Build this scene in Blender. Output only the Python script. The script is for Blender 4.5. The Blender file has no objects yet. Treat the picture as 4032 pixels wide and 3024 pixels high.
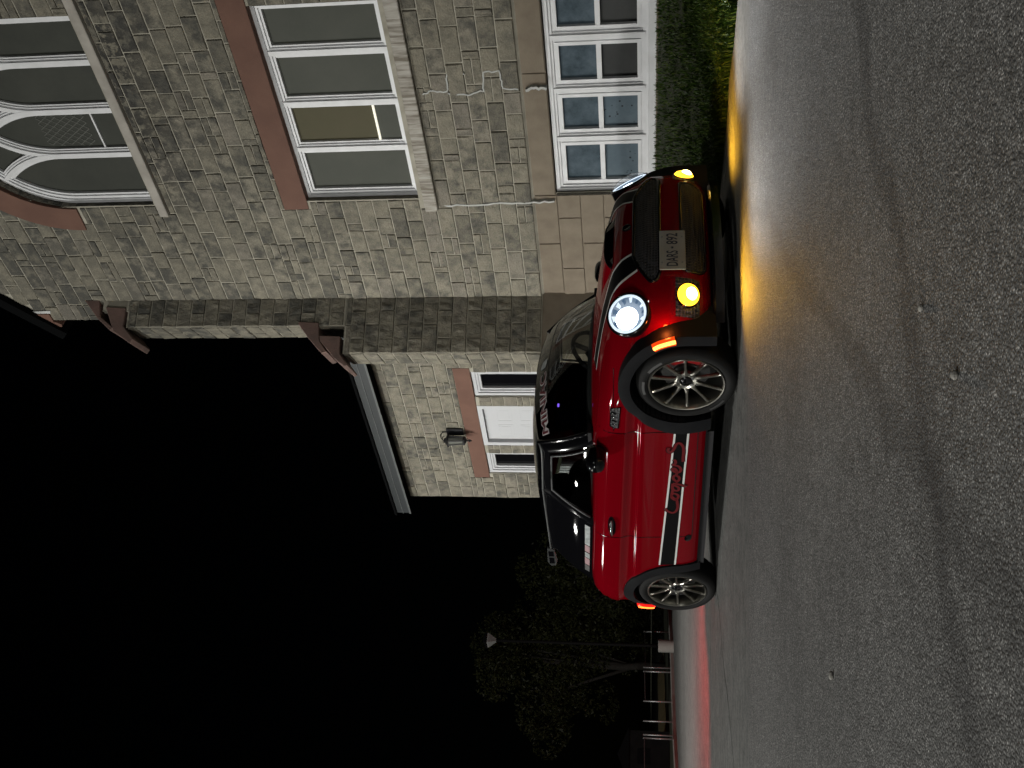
import bpy, bmesh, math, random
from math import sin, cos, pi, radians, sqrt
from mathutils import Vector, Matrix, noise
from mathutils.bvhtree import BVHTree
random.seed(11)
SC = bpy.context.scene
COL = SC.collection

# ------------------------------------------------------------------ camera
cam_d = bpy.data.cameras.new('camera'); cam = bpy.data.objects.new('camera', cam_d); COL.objects.link(cam)
CAM_H = 0.54
PITCH = math.atan(529 / 4000.0)
fwd = Vector((0, cos(PITCH), sin(PITCH))); rgt = Vector((1, 0, 0)); upv = rgt.cross(fwd)
# the photograph is a portrait shot lying on its side: scene "up" points to the left of the frame
R = Matrix((-upv, rgt, -fwd)).transposed()      # columns: camera x (image right) = scene down, camera y (image up) = scene right
cam.matrix_world = Matrix.Translation((0, 0, CAM_H)) @ R.to_4x4()
cam_d.sensor_fit = 'HORIZONTAL'; cam_d.sensor_width = 36.0; cam_d.lens = 36.0 * 4000 / 4032
cam_d.clip_start = 0.05; cam_d.clip_end = 2000
SC.camera = cam

# ------------------------------------------------------------------ world, exposure
w = bpy.data.worlds.new('World'); SC.world = w; w.use_nodes = True
nt = w.node_tree; nt.nodes.clear()
sky = nt.nodes.new('ShaderNodeTexSky'); sky.sky_type = 'NISHITA'; sky.sun_disc = False
sky.sun_elevation = radians(12); sky.sun_rotation = radians(-100)
bg = nt.nodes.new('ShaderNodeBackground'); bg.inputs[1].default_value = 0.0001
wo = nt.nodes.new('ShaderNodeOutputWorld'); nt.links.new(sky.outputs[0], bg.inputs[0]); nt.links.new(bg.outputs[0], wo.inputs[0])
SC.view_settings.view_transform = 'Standard'; SC.view_settings.look = 'None'
SC.view_settings.exposure = 0.0; SC.view_settings.gamma = 1.0; SC.view_settings.use_curve_mapping = False
SC.cycles.use_denoising = True
SC.cycles.max_bounces = 6; SC.cycles.transparent_max_bounces = 24
SC.cycles.sample_clamp_indirect = 2.0
SC.cycles.blur_glossy = 0.5

def lamp(name, kind, loc, energy, color=(1, 1, 1), **k):
    l = bpy.data.lights.new(name, kind); l.energy = energy; l.color = color
    for a, v in k.items(): setattr(l, a, v)
    o = bpy.data.objects.new(name, l); COL.objects.link(o); o.location = loc
    return o
def aim(o, target):
    o.rotation_euler = (Vector(target) - o.location).to_track_quat('-Z', 'Y').to_euler()
# a faint sun lamp added as fill, and the lot's own post lamps that stand out of frame to the left and behind the camera
fill_sun = lamp('fill_sun', 'SUN', (0, 0, 30), 0.004, (1, .96, .9), angle=radians(.5)); aim(fill_sun, (0 + 25, 8, 22))
WARM = (1.0, .985, .93)
flood = lamp('lot_lamp_west', 'SPOT', (-12.0, 9.7, 5.2), 4300, WARM, shadow_soft_size=.22, spot_size=radians(58), spot_blend=1.0); aim(flood, (-.6, 15.0, 1.7))
lamp('lot_lamp_near', 'POINT', (-9.3, 8.0, 9.2), 2750, WARM, shadow_soft_size=.26)
lamp('lot_lamp_southwest', 'POINT', (-10.3, -2.1, 2.95), 1300, WARM, shadow_soft_size=.10)
lamp('lot_lamp_southwest', 'POINT', (-10.7, -1.6, 2.95), 1150, WARM, shadow_soft_size=.10)
lamp('car_front_fill', 'POINT', (4.5, -7.5, 5.0), 350, WARM, shadow_soft_size=.2)  # added fill that lifts the unlit car front, not a post lamp
for p_ in ((-11.6, 9.9, 5.6), (-12.6, 7.9, 5.4), (-10.6, 11.9, 5.2), (-13.5, 6.2, 5.6)):      # the row of small lamps mirrored in the paint
    lamp('lot_lamp_row', 'POINT', p_, 130, WARM, shadow_soft_size=.2)

# ------------------------------------------------------------------ mesh helpers
class MB:
    def __init__(s): s.v = []; s.f = []; s.mi = []
    def add(s, vs, fs, m=0):
        o = len(s.v); s.v += [tuple(q) for q in vs]; s.f += [tuple(i + o for i in f) for f in fs]; s.mi += [m] * len(fs); return s
    def box(s, x0, x1, y0, y1, z0, z1, m=0):
        return s.add([(x0, y0, z0), (x1, y0, z0), (x1, y1, z0), (x0, y1, z0), (x0, y0, z1), (x1, y0, z1), (x1, y1, z1), (x0, y1, z1)],
                     [(0, 3, 2, 1), (4, 5, 6, 7), (0, 1, 5, 4), (1, 2, 6, 5), (2, 3, 7, 6), (3, 0, 4, 7)], m)
    def tube(s, pts, r, n=8, m=0, closed=False, caps=True):
        pts = [Vector(p) for p in pts]; N = len(pts); rs = r if isinstance(r, (list, tuple)) else [r] * N
        o = len(s.v); up = Vector((0, 0, 1))
        for i, p in enumerate(pts):
            a = pts[(i - 1) % N] if (closed or i > 0) else p; b = pts[(i + 1) % N] if (closed or i < N - 1) else p
            t = (b - a).normalized()
            u = t.cross(up) if abs(t.dot(up)) < .95 else t.cross(Vector((1, 0, 0)))
            u.normalize(); q = t.cross(u)
            for k in range(n):
                an = 2 * pi * k / n; s.v.append(tuple(p + (u * cos(an) + q * sin(an)) * rs[i]))
        for i in range(N if closed else N - 1):
            j = (i + 1) % N
            for k in range(n):
                s.f.append((o + i * n + k, o + i * n + (k + 1) % n, o + j * n + (k + 1) % n, o + j * n + k)); s.mi.append(m)
        if caps and not closed:
            s.f.append(tuple(o + k for k in range(n))); s.mi.append(m)
            s.f.append(tuple(o + (N - 1) * n + k for k in reversed(range(n)))); s.mi.append(m)
        return s
    def grid(s, rows, m=0, closed=False):
        o = len(s.v); nr = len(rows); nc = len(rows[0])
        for r in rows: s.v += [tuple(q) for q in r]
        for i in range(nr - 1):
            for j in range(nc if closed else nc - 1):
                j2 = (j + 1) % nc
                s.f.append((o + i * nc + j, o + i * nc + j2, o + (i + 1) * nc + j2, o + (i + 1) * nc + j)); s.mi.append(m)
        return s
    def lathe(s, prof, origin, axis='y', n=48, m=0):
        # prof: (radius, along axis)
        rows = []
        for r, a in prof:
            row = []
            for k in range(n):
                an = 2 * pi * k / n
                if axis == 'y': row.append((origin[0] + r * cos(an), origin[1] + a, origin[2] + r * sin(an)))
                elif axis == 'z': row.append((origin[0] + r * cos(an), origin[1] + r * sin(an), origin[2] + a))
                else: row.append((origin[0] + a, origin[1] + r * cos(an), origin[2] + r * sin(an)))
            rows.append(row)
        return s.grid(rows, m, closed=True)
    def prism(s, poly, y0, y1, m=0):       # poly in x,z extruded along y
        n = len(poly)
        return s.add([(x, y0, z) for x, z in poly] + [(x, y1, z) for x, z in poly],
                     [tuple(range(n)), tuple(reversed(range(n, 2 * n)))] + [(i, i + n, (i + 1) % n + n, (i + 1) % n) for i in range(n)], m)
    def mesh(s, name, mats, smooth=False, bevel=0, fix=True):
        me = bpy.data.meshes.new(name); me.from_pydata(s.v, [], s.f)
        for mt in (mats if isinstance(mats, (list, tuple)) else [mats]): me.materials.append(mt)
        for p, k in zip(me.polygons, s.mi): p.material_index = k
        if fix or bevel:
            bm = bmesh.new(); bm.from_mesh(me)
            if bevel:
                bmesh.ops.bevel(bm, geom=[e for e in bm.edges if len(e.link_faces) == 2 and e.calc_face_angle(0) > .6], offset=bevel, segments=1, affect='EDGES', clamp_overlap=True)
            if fix: bmesh.ops.recalc_face_normals(bm, faces=bm.faces)
            bm.to_mesh(me); bm.free()
        if smooth:
            me.polygons.foreach_set('use_smooth', [True] * len(me.polygons))
        return me
    def obj(s, name, mats, parent=None, smooth=False, bevel=0, fix=True):
        return link(name, s.mesh(name, mats, smooth, bevel, fix), parent)
def link(name, me, parent=None):
    o = bpy.data.objects.new(name, me); COL.objects.link(o)
    if parent is not None: o.parent = parent
    return o
def autosmooth(o, ang=35):
    me = o.data
    bm = bmesh.new(); bm.from_mesh(me)
    for f in bm.faces: f.smooth = True
    for e in bm.edges:
        e.smooth = not (len(e.link_faces) == 2 and e.calc_face_angle(0) > radians(ang))
    bm.to_mesh(me); bm.free()
    return o
def empty(name, loc, rz=0):
    o = bpy.data.objects.new(name, None); COL.objects.link(o); o.location = loc; o.rotation_euler = (0, 0, rz); o.empty_display_size = .2; return o
def tag(o, label, cat, group=None):
    o['label'] = label; o['category'] = cat
    if group: o['group'] = group
    return o
def kind(o, k): o['kind'] = k; return o

# ------------------------------------------------------------------ materials
def mat(name, col=(.5, .5, .5), rough=.6, metal=0, spec=.5, emis=None, es=0, coat=0, coat_r=.03):
    m = bpy.data.materials.new(name); m.use_nodes = True
    b = m.node_tree.nodes['Principled BSDF']
    b.inputs['Base Color'].default_value = (*col, 1); b.inputs['Roughness'].default_value = rough
    b.inputs['Metallic'].default_value = metal; b.inputs['Specular IOR Level'].default_value = spec
    b.inputs['Coat Weight'].default_value = coat; b.inputs['Coat Roughness'].default_value = coat_r
    if emis: b.inputs['Emission Color'].default_value = (*emis, 1); b.inputs['Emission Strength'].default_value = es
    return m
class NT:
    """tiny node-building helper"""
    def __init__(s, m): s.m = m; s.t = m.node_tree; s.b = s.t.nodes['Principled BSDF']
    def n(s, typ, ins={}, **attrs):
        x = s.t.nodes.new(typ)
        for k, v in attrs.items(): setattr(x, k, v)
        for k, v in ins.items():
            if hasattr(v, 'is_linked') or isinstance(v, bpy.types.NodeSocket): s.t.links.new(v, x.inputs[k])
            else: x.inputs[k].default_value = v
        return x
    def L(s, a, b): s.t.links.new(a, b)
    def noise(s, vec, scale, detail=4, rough=.55): return s.n('ShaderNodeTexNoise', {'Vector': vec, 'Scale': scale, 'Detail': detail, 'Roughness': rough}).outputs['Fac']
    def ramp(s, fac, stops):
        r = s.n('ShaderNodeValToRGB', {0: fac}); e = r.color_ramp.elements
        while len(e) < len(stops): e.new(.5)
        for q, (p, c) in zip(e, stops):
            q.position = p; q.color = (*c, 1) if len(c) == 3 else c
        return r.outputs[0]
    def mix(s, fac, a, b, blend='MIX'):
        x = s.n('ShaderNodeMix', data_type='RGBA', blend_type=blend)
        for k, v in ((0, fac), (6, a), (7, b)):
            if isinstance(v, bpy.types.NodeSocket): s.L(v, x.inputs[k])
            elif k == 0: x.inputs[0].default_value = v
            else: x.inputs[k].default_value = (*v, 1)
        return x.outputs[2]
    def math(s, op, a, b=0, c=0):
        x = s.n('ShaderNodeMath', operation=op)
        for i, v in enumerate((a, b, c)):
            if isinstance(v, bpy.types.NodeSocket): s.L(v, x.inputs[i])
            else: x.inputs[i].default_value = v
        return x.outputs[0]
    def pos(s): return s.n('ShaderNodeNewGeometry').outputs['Position']
    def objc(s): return s.n('ShaderNodeTexCoord').outputs['Object']
    def bump(s, h, strength=.3, dist=.01): 
        b = s.n('ShaderNodeBump', {'Height': h, 'Strength': strength, 'Distance': dist}); s.L(b.outputs[0], s.b.inputs['Normal']); return b
def v3(c, k): return tuple(x * k for x in c)

def noisy(name, c0, c1, scale=8, rough=.7, bump=0, bscale=40, **k):
    m = mat(name, c0, rough, **k); t = NT(m); p = t.pos()
    f = t.noise(p, scale); t.L(t.ramp(f, [(.3, c0), (.7, c1)]), t.b.inputs['Base Color'])
    if bump: t.bump(t.noise(p, bscale), bump, .01)
    return m

def m_stone(name, dark=1.0):
    m = mat(name, (.2, .18, .13), .85); t = NT(m); p = t.pos()
    rnd = t.math('FRACT', t.math('ADD', t.n('ShaderNodeObjectInfo').outputs['Random'], t.n('ShaderNodeNewGeometry').outputs['Random Per Island']))
    base = t.ramp(rnd, [(0, (.145, .134, .105)), (.14, (.198, .182, .14)), (.45, (.235, .216, .166)), (.8, (.26, .239, .186)), (1, (.22, .20, .163))])
    # each stone offset in the noise field so that no two carry the same clouding
    off = t.n('ShaderNodeCombineXYZ', {0: t.math('MULTIPLY', rnd, 37.0), 1: t.math('MULTIPLY', rnd, 91.0), 2: 0.0}).outputs[0]
    pv = t.n('ShaderNodeVectorMath', {0: p, 1: off}, operation='ADD').outputs[0]
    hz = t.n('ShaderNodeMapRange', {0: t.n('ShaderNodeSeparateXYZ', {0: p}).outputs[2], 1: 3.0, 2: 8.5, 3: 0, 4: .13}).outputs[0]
    blot = t.math('ADD', t.noise(pv, 6.5, 4, .58), hz)      # dark blotches cover more of each stone higher up
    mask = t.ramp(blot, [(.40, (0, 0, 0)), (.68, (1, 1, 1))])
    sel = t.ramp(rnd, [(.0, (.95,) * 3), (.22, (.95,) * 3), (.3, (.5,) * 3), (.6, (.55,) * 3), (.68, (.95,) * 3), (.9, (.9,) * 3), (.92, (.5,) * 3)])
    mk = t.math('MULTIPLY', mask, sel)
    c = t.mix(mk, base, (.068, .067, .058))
    fine = t.noise(p, 60, 4, .6)
    c = t.mix(.55, c, t.mix(1, c, t.ramp(fine, [(.3, (.55, .55, .55)), (.7, (1.25, 1.25, 1.25))]), 'MULTIPLY'))
    # black weathering under the upper window's sill, with lichen-like breaks
    sep = t.n('ShaderNodeSeparateXYZ', {0: p}); z = sep.outputs[2]
    zz = t.math('ADD', z, t.math('MULTIPLY', t.noise(p, 1.3, 3), -1.1))
    band = t.math('MULTIPLY', t.n('ShaderNodeMapRange', {0: zz, 1: 5.05, 2: 5.95, 3: 0, 4: 1}).outputs[0], t.n('ShaderNodeMapRange', {0: z, 1: 6.72, 2: 6.5, 3: 0, 4: 1}).outputs[0])
    band = t.math('MULTIPLY', band, t.n('ShaderNodeMapRange', {0: sep.outputs[0], 1: 1.9, 2: 2.7, 3: 0, 4: 1}).outputs[0])
    spl = t.ramp(t.noise(pv, 9.0, 6, .65), [(.44, (0, 0, 0)), (.52, (1, 1, 1))])
    c = t.mix(t.math('MULTIPLY', t.math('MULTIPLY', band, spl), .9), c, (.022, .022, .021))
    t.L(t.mix(1, c, (dark,) * 3, 'MULTIPLY') if dark != 1 else c, t.b.inputs['Base Color'])
    t.bump(t.math('ADD', t.noise(pv, 14, 6, .6), t.math('MULTIPLY', fine, .35)), 1.0, .028)
    return m
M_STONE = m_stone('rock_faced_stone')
M_MORTAR = noisy('mortar', (.38, .36, .30), (.25, .235, .19), 5, .9, .3)
M_RED = noisy('red_sandstone', (.15, .078, .055), (.12, .06, .043), 3, .85, .35, 60)
M_REDB = noisy('red_sandstone_weathered', (.17, .105, .088), (.10, .068, .058), 4, .85, .5, 50)
M_CONC = noisy('concrete_block', (.215, .18, .135), (.165, .135, .10), 5, .9, .5, 120)
M_SILL = noisy('sill_stone', (.40, .38, .34), (.27, .25, .22), 4, .85, .3)
def m_sillstain():
    m = mat('stained_sill_stone', (.4, .38, .34), .85); t = NT(m); o = t.objc()
    mp = t.n('ShaderNodeMapping', {'Vector': o, 'Scale': (9, 3, .8)}).outputs[0]
    c = t.ramp(t.noise(mp, 3, 5, .6), [(.38, (.17, .15, .12)), (.55, (.36, .34, .30)), (.7, (.45, .43, .39))])
    t.L(c, t.b.inputs['Base Color']); t.bump(t.noise(o, 60), .3, .01); return m
M_SILL2 = m_sillstain()
M_WHITE = noisy('white_frame_paint', (.70, .71, .73), (.60, .61, .62), 6, .45, .1, 30)
M_WHITE2 = mat('white_vinyl', (.50, .51, .53), .4)
def m_pane(name, c0, c1, scale=3, rough=.25, spots=0):
    m = mat(name, c0, max(rough, .6), spec=.12); t = NT(m); p = t.pos()
    f = t.noise(p, scale, 6, .7); c = t.ramp(f, [(.35, c0), (.65, c1)])
    if spots:
        v = t.n('ShaderNodeTexVoronoi', {'Vector': p, 'Scale': 16.0}).outputs['Distance']
        msk = t.math('MULTIPLY', t.ramp(v, [(.16, (1, 1, 1)), (.22, (0, 0, 0))]), t.ramp(t.noise(p, 2.2, 2), [(.55, (0, 0, 0)), (.6, (1, 1, 1))]))
        c = t.mix(msk, c, (.02, .025, .03))
    t.L(c, t.b.inputs['Base Color']); return m
M_PANE_GREY = m_pane('grey_storm_pane', (.068, .073, .062), (.082, .086, .073), 1.2)
M_PANE_OLIVE = m_pane('olive_pane', (.078, .073, .042), (.088, .08, .048), 1.2)
M_PANE_DARK = m_pane('leaded_pane', (.040, .043, .037), (.052, .055, .047), 1.5)
M_PANE_BLUE = m_pane('misted_pane', (.035, .055, .07), (.085, .115, .14), 4.5, spots=0)
M_PANE_BLUE2 = m_pane('misted_pane_spotted', (.075, .105, .13), (.105, .14, .165), 3, spots=1)
M_PANE_SHADE = m_pane('dim_pane', (.035, .037, .037), (.05, .052, .052), 2.5)
M_PANE_BLACK = mat('black_glass', (.004, .004, .005), .04, spec=.5)
M_IRON = mat('black_iron', (.012, .012, .014), .45, spec=.4)
M_ROOF = mat('dark_shingle', (.004, .0042, .0045), .9, spec=.02)
M_FASCIA = mat('dark_fascia_metal', (.032, .036, .038), .45)
M_LANTERN_GLASS = mat('lantern_glass', (.16, .165, .15), .12)

def m_asphalt():
    m = mat('asphalt', (.1, .1, .1), .8, spec=.2); t = NT(m); p = t.pos()
    vo = t.n('ShaderNodeTexVoronoi', {'Vector': p, 'Scale': 185.0, 'Randomness': 1.0}); d = vo.outputs['Distance']; cc = vo.outputs['Color']
    v2 = t.n('ShaderNodeTexVoronoi', {'Vector': p, 'Scale': 62.0}).outputs['Distance']
    r = t.n('ShaderNodeSeparateColor', {0: cc}).outputs[0]
    agg = t.ramp(r, [(0, (.06, .06, .059)), (.45, (.20, .199, .193)), (.8, (.35, .347, .337)), (.95, (.48, .476, .46)), (1, (.66, .65, .63))])
    c = t.mix(t.ramp(d, [(.25, (0, 0, 0)), (.6, (1, 1, 1))]), agg, (.115, .115, .113))
    big = t.noise(p, .55, 4, .6)
    c = t.mix(1, c, t.ramp(big, [(.3, (.72, .72, .72)), (.7, (1.22, 1.22, 1.22))]), 'MULTIPLY')
    mid = t.noise(p, 16, 4, .6)
    c = t.mix(1, c, t.ramp(mid, [(.3, (.78, .78, .78)), (.7, (1.18, 1.18, 1.18))]), 'MULTIPLY')
    # two soft-edged darker bands crossing the lot
    s = t.n('ShaderNodeSeparateXYZ', {0: p}); wob = t.math('MULTIPLY', t.math('SUBTRACT', t.noise(p, 1.2, 3), .5), .45)
    for (cx, cy, nx_, ny_, wd, am) in ((.12, 2.2, -.529, .848, .065, .5), (.32, 3.5, -.948, .318, .055, .38)):
        dx = t.math('SUBTRACT', s.outputs[0], cx); dy = t.math('SUBTRACT', s.outputs[1], cy)
        dist = t.math('ADD', t.math('MULTIPLY', dx, nx_), t.math('MULTIPLY', dy, ny_))
        e = t.math('ABSOLUTE', t.math('ADD', dist, wob))
        k = t.n('ShaderNodeMapRange', {0: e, 1: wd * .2, 2: wd * 1.5, 3: am * .85, 4: 0}, interpolation_type='SMOOTHSTEP').outputs[0]
        c = t.mix(k, c, (.035, .035, .036))
    # beyond a straight pavement joint the surface is an older, smoother mat; a tar-filled crack runs across it
    sm = t.n('ShaderNodeMapRange', {0: t.math('ADD', s.outputs[1], t.math('MULTIPLY', wob, .12)), 1: 5.42, 2: 5.62, 3: 0, 4: 1}).outputs[0]
    fine = t.math('ADD', t.math('MULTIPLY', t.noise(p, 46, 4, .75), .65), t.math('MULTIPLY', t.noise(p, 9, 3, .6), .35))
    mat_c = t.mix(1, t.ramp(fine, [(.38, (.075, .077, .074)), (.62, (.205, .207, .20))]), t.ramp(big, [(.3, (.8, .8, .8)), (.7, (1.15, 1.15, 1.15))]), 'MULTIPLY')
    c = t.mix(sm, c, mat_c)
    for (cx, cy, nx_, ny_) in ((-1.69, 7.8, .887, -.462), (-3.4, 9.0, .2, .98)):
        e = t.math('ABSOLUTE', t.math('ADD', t.math('ADD', t.math('MULTIPLY', t.math('SUBTRACT', s.outputs[0], cx), nx_), t.math('MULTIPLY', t.math('SUBTRACT', s.outputs[1], cy), ny_)), t.math('MULTIPLY', wob, .5)))
        c = t.mix(t.math('MULTIPLY', t.n('ShaderNodeMapRange', {0: e, 1: .008, 2: .02, 3: .85, 4: 0}).outputs[0], sm), c, (.02, .02, .02))
    t.L(c, t.b.inputs['Base Color'])
    h = t.math('ADD', t.math('MULTIPLY', d, -1.0), t.math('ADD', t.math('MULTIPLY', v2, -.8), t.math('MULTIPLY', mid, 1.2)))
    bp = t.bump(h, .6, .0035); t.L(t.n('ShaderNodeMapRange', {0: sm, 3: .65, 4: .3}).outputs[0], bp.inputs['Strength'])
    t.L(t.n('ShaderNodeMapRange', {0: big, 3: .68, 4: .82}).outputs[0], t.b.inputs['Roughness'])
    return m
M_ASPH = m_asphalt()
M_EARTH = noisy('dark_turf_soil', (.022, .03, .012), (.035, .04, .018), 6, .95, .6, 30)
M_KERB = noisy('kerb_concrete', (.26, .26, .24), (.2, .2, .185), 3, .85, .3)
def m_leaf(name, cols, rough=.5):
    m = mat(name, cols[0], rough, spec=.12); t = NT(m)
    r = t.n('ShaderNodeNewGeometry').outputs['Random Per Island']
    c = t.ramp(r, [(i / (len(cols) - 1), q) for i, q in enumerate(cols)])
    t.L(c, t.b.inputs['Base Color'])
    return m
M_GRASS = m_leaf('grass_blades', [(.012, .028, .003), (.023, .05, .005), (.04, .075, .009), (.085, .11, .026)], .42)
M_LEAF = m_leaf('tree_leaves', [(.010, .013, .005), (.018, .020, .007), (.024, .025, .008), (.014, .018, .006)])
M_LEAF2 = m_leaf('dark_tree_leaves', [(.008, .010, .004), (.014, .015, .006), (.019, .019, .008)])
M_BARK = noisy('bark', (.012, .011, .009), (.02, .018, .014), 10, .9, .6)
M_GALV = mat('galvanised_steel', (.28, .29, .29), .4, metal=.7)
M_POLE = mat('black_pole_paint', (.005, .005, .005), .7, spec=.05)
M_OLIVE = noisy('dry_grass_bank', (.16, .13, .06), (.12, .10, .045), 3, .95)

# ------------------------------------------------------------------ ground
YAW_W = -radians(48.754)
P0 = Vector((1.1704, 13.4158, 0))
dW = Vector((.65930, -.75188, 0)); nW = Vector((-.75188, -.65930, 0))
def WP(s, z, off=0): return P0 + dW * s + nW * off + Vector((0, 0, z))

ground = MB().grid([[(x, y, -.012) for x in (-300, 300)] for y in (-300, 300)]).obj('ground', M_EARTH); kind(ground, 'structure')
# parking lot: one asphalt sheet bounded by the grass edge on the right and a kerb on the far left
ge = [Vector((6.2, -1.2)), Vector((2.307, 6.228)), Vector((2.14, 6.50)), Vector((2.05, 6.83)), Vector((1.888, 6.983)), Vector((1.79, 7.093)), Vector((1.2, 8.1)), Vector((.2, 9.9)), Vector((-1.5, 12.8)), Vector((-2.6, 15.2)), Vector((-2.2, 30))]
kb = [Vector((-4.2, 30)), Vector((-4.95, 22.64)), Vector((-5.3, 20.79)), Vector((-5.92, 19.58)), Vector((-6.3, 18.5)), Vector((-6.49, 17.43)), Vector((-7.6, 13)), Vector((-14, -20))]
lot_poly = [Vector((16, -20))] + ge + kb
me = bpy.data.meshes.new('asphalt_lot'); me.from_pydata([(p.x, p.y, 0) for p in lot_poly], [], [tuple(range(len(lot_poly)))]); me.materials.append(M_ASPH)
bm = bmesh.new(); bm.from_mesh(me); bmesh.ops.triangulate(bm, faces=bm.faces); bmesh.ops.recalc_face_normals(bm, faces=bm.faces)
if sum(f.normal.z for f in bm.faces) < 0: bmesh.ops.reverse_faces(bm, faces=bm.faces)
bm.to_mesh(me); bm.free()
kind(link('asphalt_lot', me), 'structure')
# kerb along the far left side
mb = MB(); rows = []
for i, p in enumerate(kb):
    a = kb[max(i - 1, 0)]; b = kb[min(i + 1, len(kb) - 1)]; t = (b - a).normalized(); nrm = Vector((-t.y, t.x)) * -1
    rows.append([(p.x, p.y, -.01), (p.x, p.y, .055), (p.x + nrm.x * .03, p.y + nrm.y * .03, .07), (p.x + nrm.x * .16, p.y + nrm.y * .16, .07), (p.x + nrm.x * .16, p.y + nrm.y * .16, -.01)])
kind(mb.grid(rows).obj('kerb', M_KERB), 'structure')

def bank_h(p):
    """height of the grass bank: rises from the asphalt edge to the church wall"""
    best = 9
    for a, b in zip(ge[:-1], ge[1:]):
        ab = b - a; k = max(0, min(1, (p - a).dot(ab) / ab.length_squared)); best = min(best, (p - a - ab * k).length)
    q = Vector((p.x, p.y, 0)) - P0; dist_w = q.dot(nW)
    f = best / max(best + max(dist_w, 0), .01)
    f = min(1, max(0, f))
    return .03 + .40 * (f ** .8)
rows = []
NB = 40
for j in range(NB + 1):
    # march along the grass edge
    u = j / NB * (len(ge) - 1 - 1e-6); i = int(u); e = ge[i].lerp(ge[i + 1], u - i)
    q = Vector((e.x, e.y, 0)) - P0; dw = q.dot(nW); row = []
    for k in range(9):
        f = k / 8; pt = Vector((e.x, e.y)) + Vector((-nW.x, -nW.y)) * (dw + .3) * f
        h = bank_h(pt) if k else -.012
        if k == 1: h = max(h, .03)
        row.append((pt.x, pt.y, h + (noise.noise((pt.x * 2, pt.y * 2, 0)) * .02 if k else 0)))
    rows.append(row)
kind(MB().grid(rows).obj('grass_bank', M_EARTH, smooth=True), 'structure')
# grass blades (nobody could count them)
mb = MB(); rng = random.Random(5)
for _ in range(46000):
    u = 1 + rng.random() * 6.0; i = int(u); e = ge[i].lerp(ge[i + 1], u - i)
    f = rng.random() ** 2.1
    q = Vector((e.x, e.y, 0)) - P0; dw = q.dot(nW)
    pt = Vector((e.x, e.y)) + Vector((-nW.x, -nW.y)) * (dw) * f - Vector((.05, .02)) * rng.random() * (f < .04)
    h0 = bank_h(pt) - .015 if f > .01 else 0
    cl = .65 + .7 * noise.noise((pt.x * 3.1, pt.y * 3.1, 4))
    L = (.035 + .05 * rng.random()) * max(.4, cl + .2); a = rng.random() * 2 * pi; wd = .0035 + .003 * rng.random(); lean = .25 + .75 * rng.random()
    dx, dy = cos(a), sin(a); px, py = -dy * wd, dx * wd
    b = (pt.x, pt.y, h0)
    v = [(b[0] - px, b[1] - py, b[2]), (b[0] + px, b[1] + py, b[2]), (b[0] + dx * L * .3 * lean - px * .8, b[1] + dy * L * .3 * lean - py * .8, b[2] + L * .62), (b[0] + dx * L * .3 * lean + px * .8, b[1] + dy * L * .3 * lean + py * .8, b[2] + L * .62), (b[0] + dx * L * .8 * lean, b[1] + dy * L * .8 * lean, b[2] + L * (1.02 - .25 * lean))]
    mb.add(v, [(0, 1, 3, 2), (2, 3, 4)])
g = mb.obj('grass', M_GRASS, fix=False); kind(g, 'stuff'); g['label'] = 'uneven green grass growing between the lot and the church wall'

# ------------------------------------------------------------------ stone pieces
def stone_mesh(k, nx=6, nz=4):
    rg = random.Random(100 + k); mb = MB(); rows = []
    ph = rg.random() * 50
    cx_ = [-.5, -.475] + [-.475 + .95 * (k + 1) / (nx - 3) for k in range(nx - 4)] + [.475, .5]
    for j in range(nz):
        row = []
        for i in range(nx):
            x = cx_[i]; z = (-.5, -.455, .455, .5)[j]
            edge = i in (0, nx - 1) or j in (0, nz - 1)
            if edge: y = 0.0; x += (rg.random() - .5) * .006; z += (rg.random() - .5) * .015
            else: y = -(.45 + .55 * rg.random()); x += (rg.random() - .5) * .02; z += (rg.random() - .5) * .03
            row.append((x, y, z))
        rows.append(row)
    mb.grid(rows)
    # sides going back into the joint
    rim = [i for i in range(nx)] + [nx * j + nx - 1 for j in range(1, nz)] + [nx * (nz - 1) + i for i in range(nx - 2, -1, -1)] + [nx * j for j in range(nz - 2, 0, -1)]
    o = len(mb.v); mb.v += [(mb.v[i][0], 1.2, mb.v[i][2]) for i in rim]; n = len(rim)
    for a in range(n):
        mb.f.append((rim[a], rim[(a + 1) % n], o + (a + 1) % n, o + a)); mb.mi.append(0)
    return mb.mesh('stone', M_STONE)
STONES = [stone_mesh(k) for k in range(14)]
STONES_W = [stone_mesh(50 + k, 8, 4) for k in range(10)]

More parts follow.
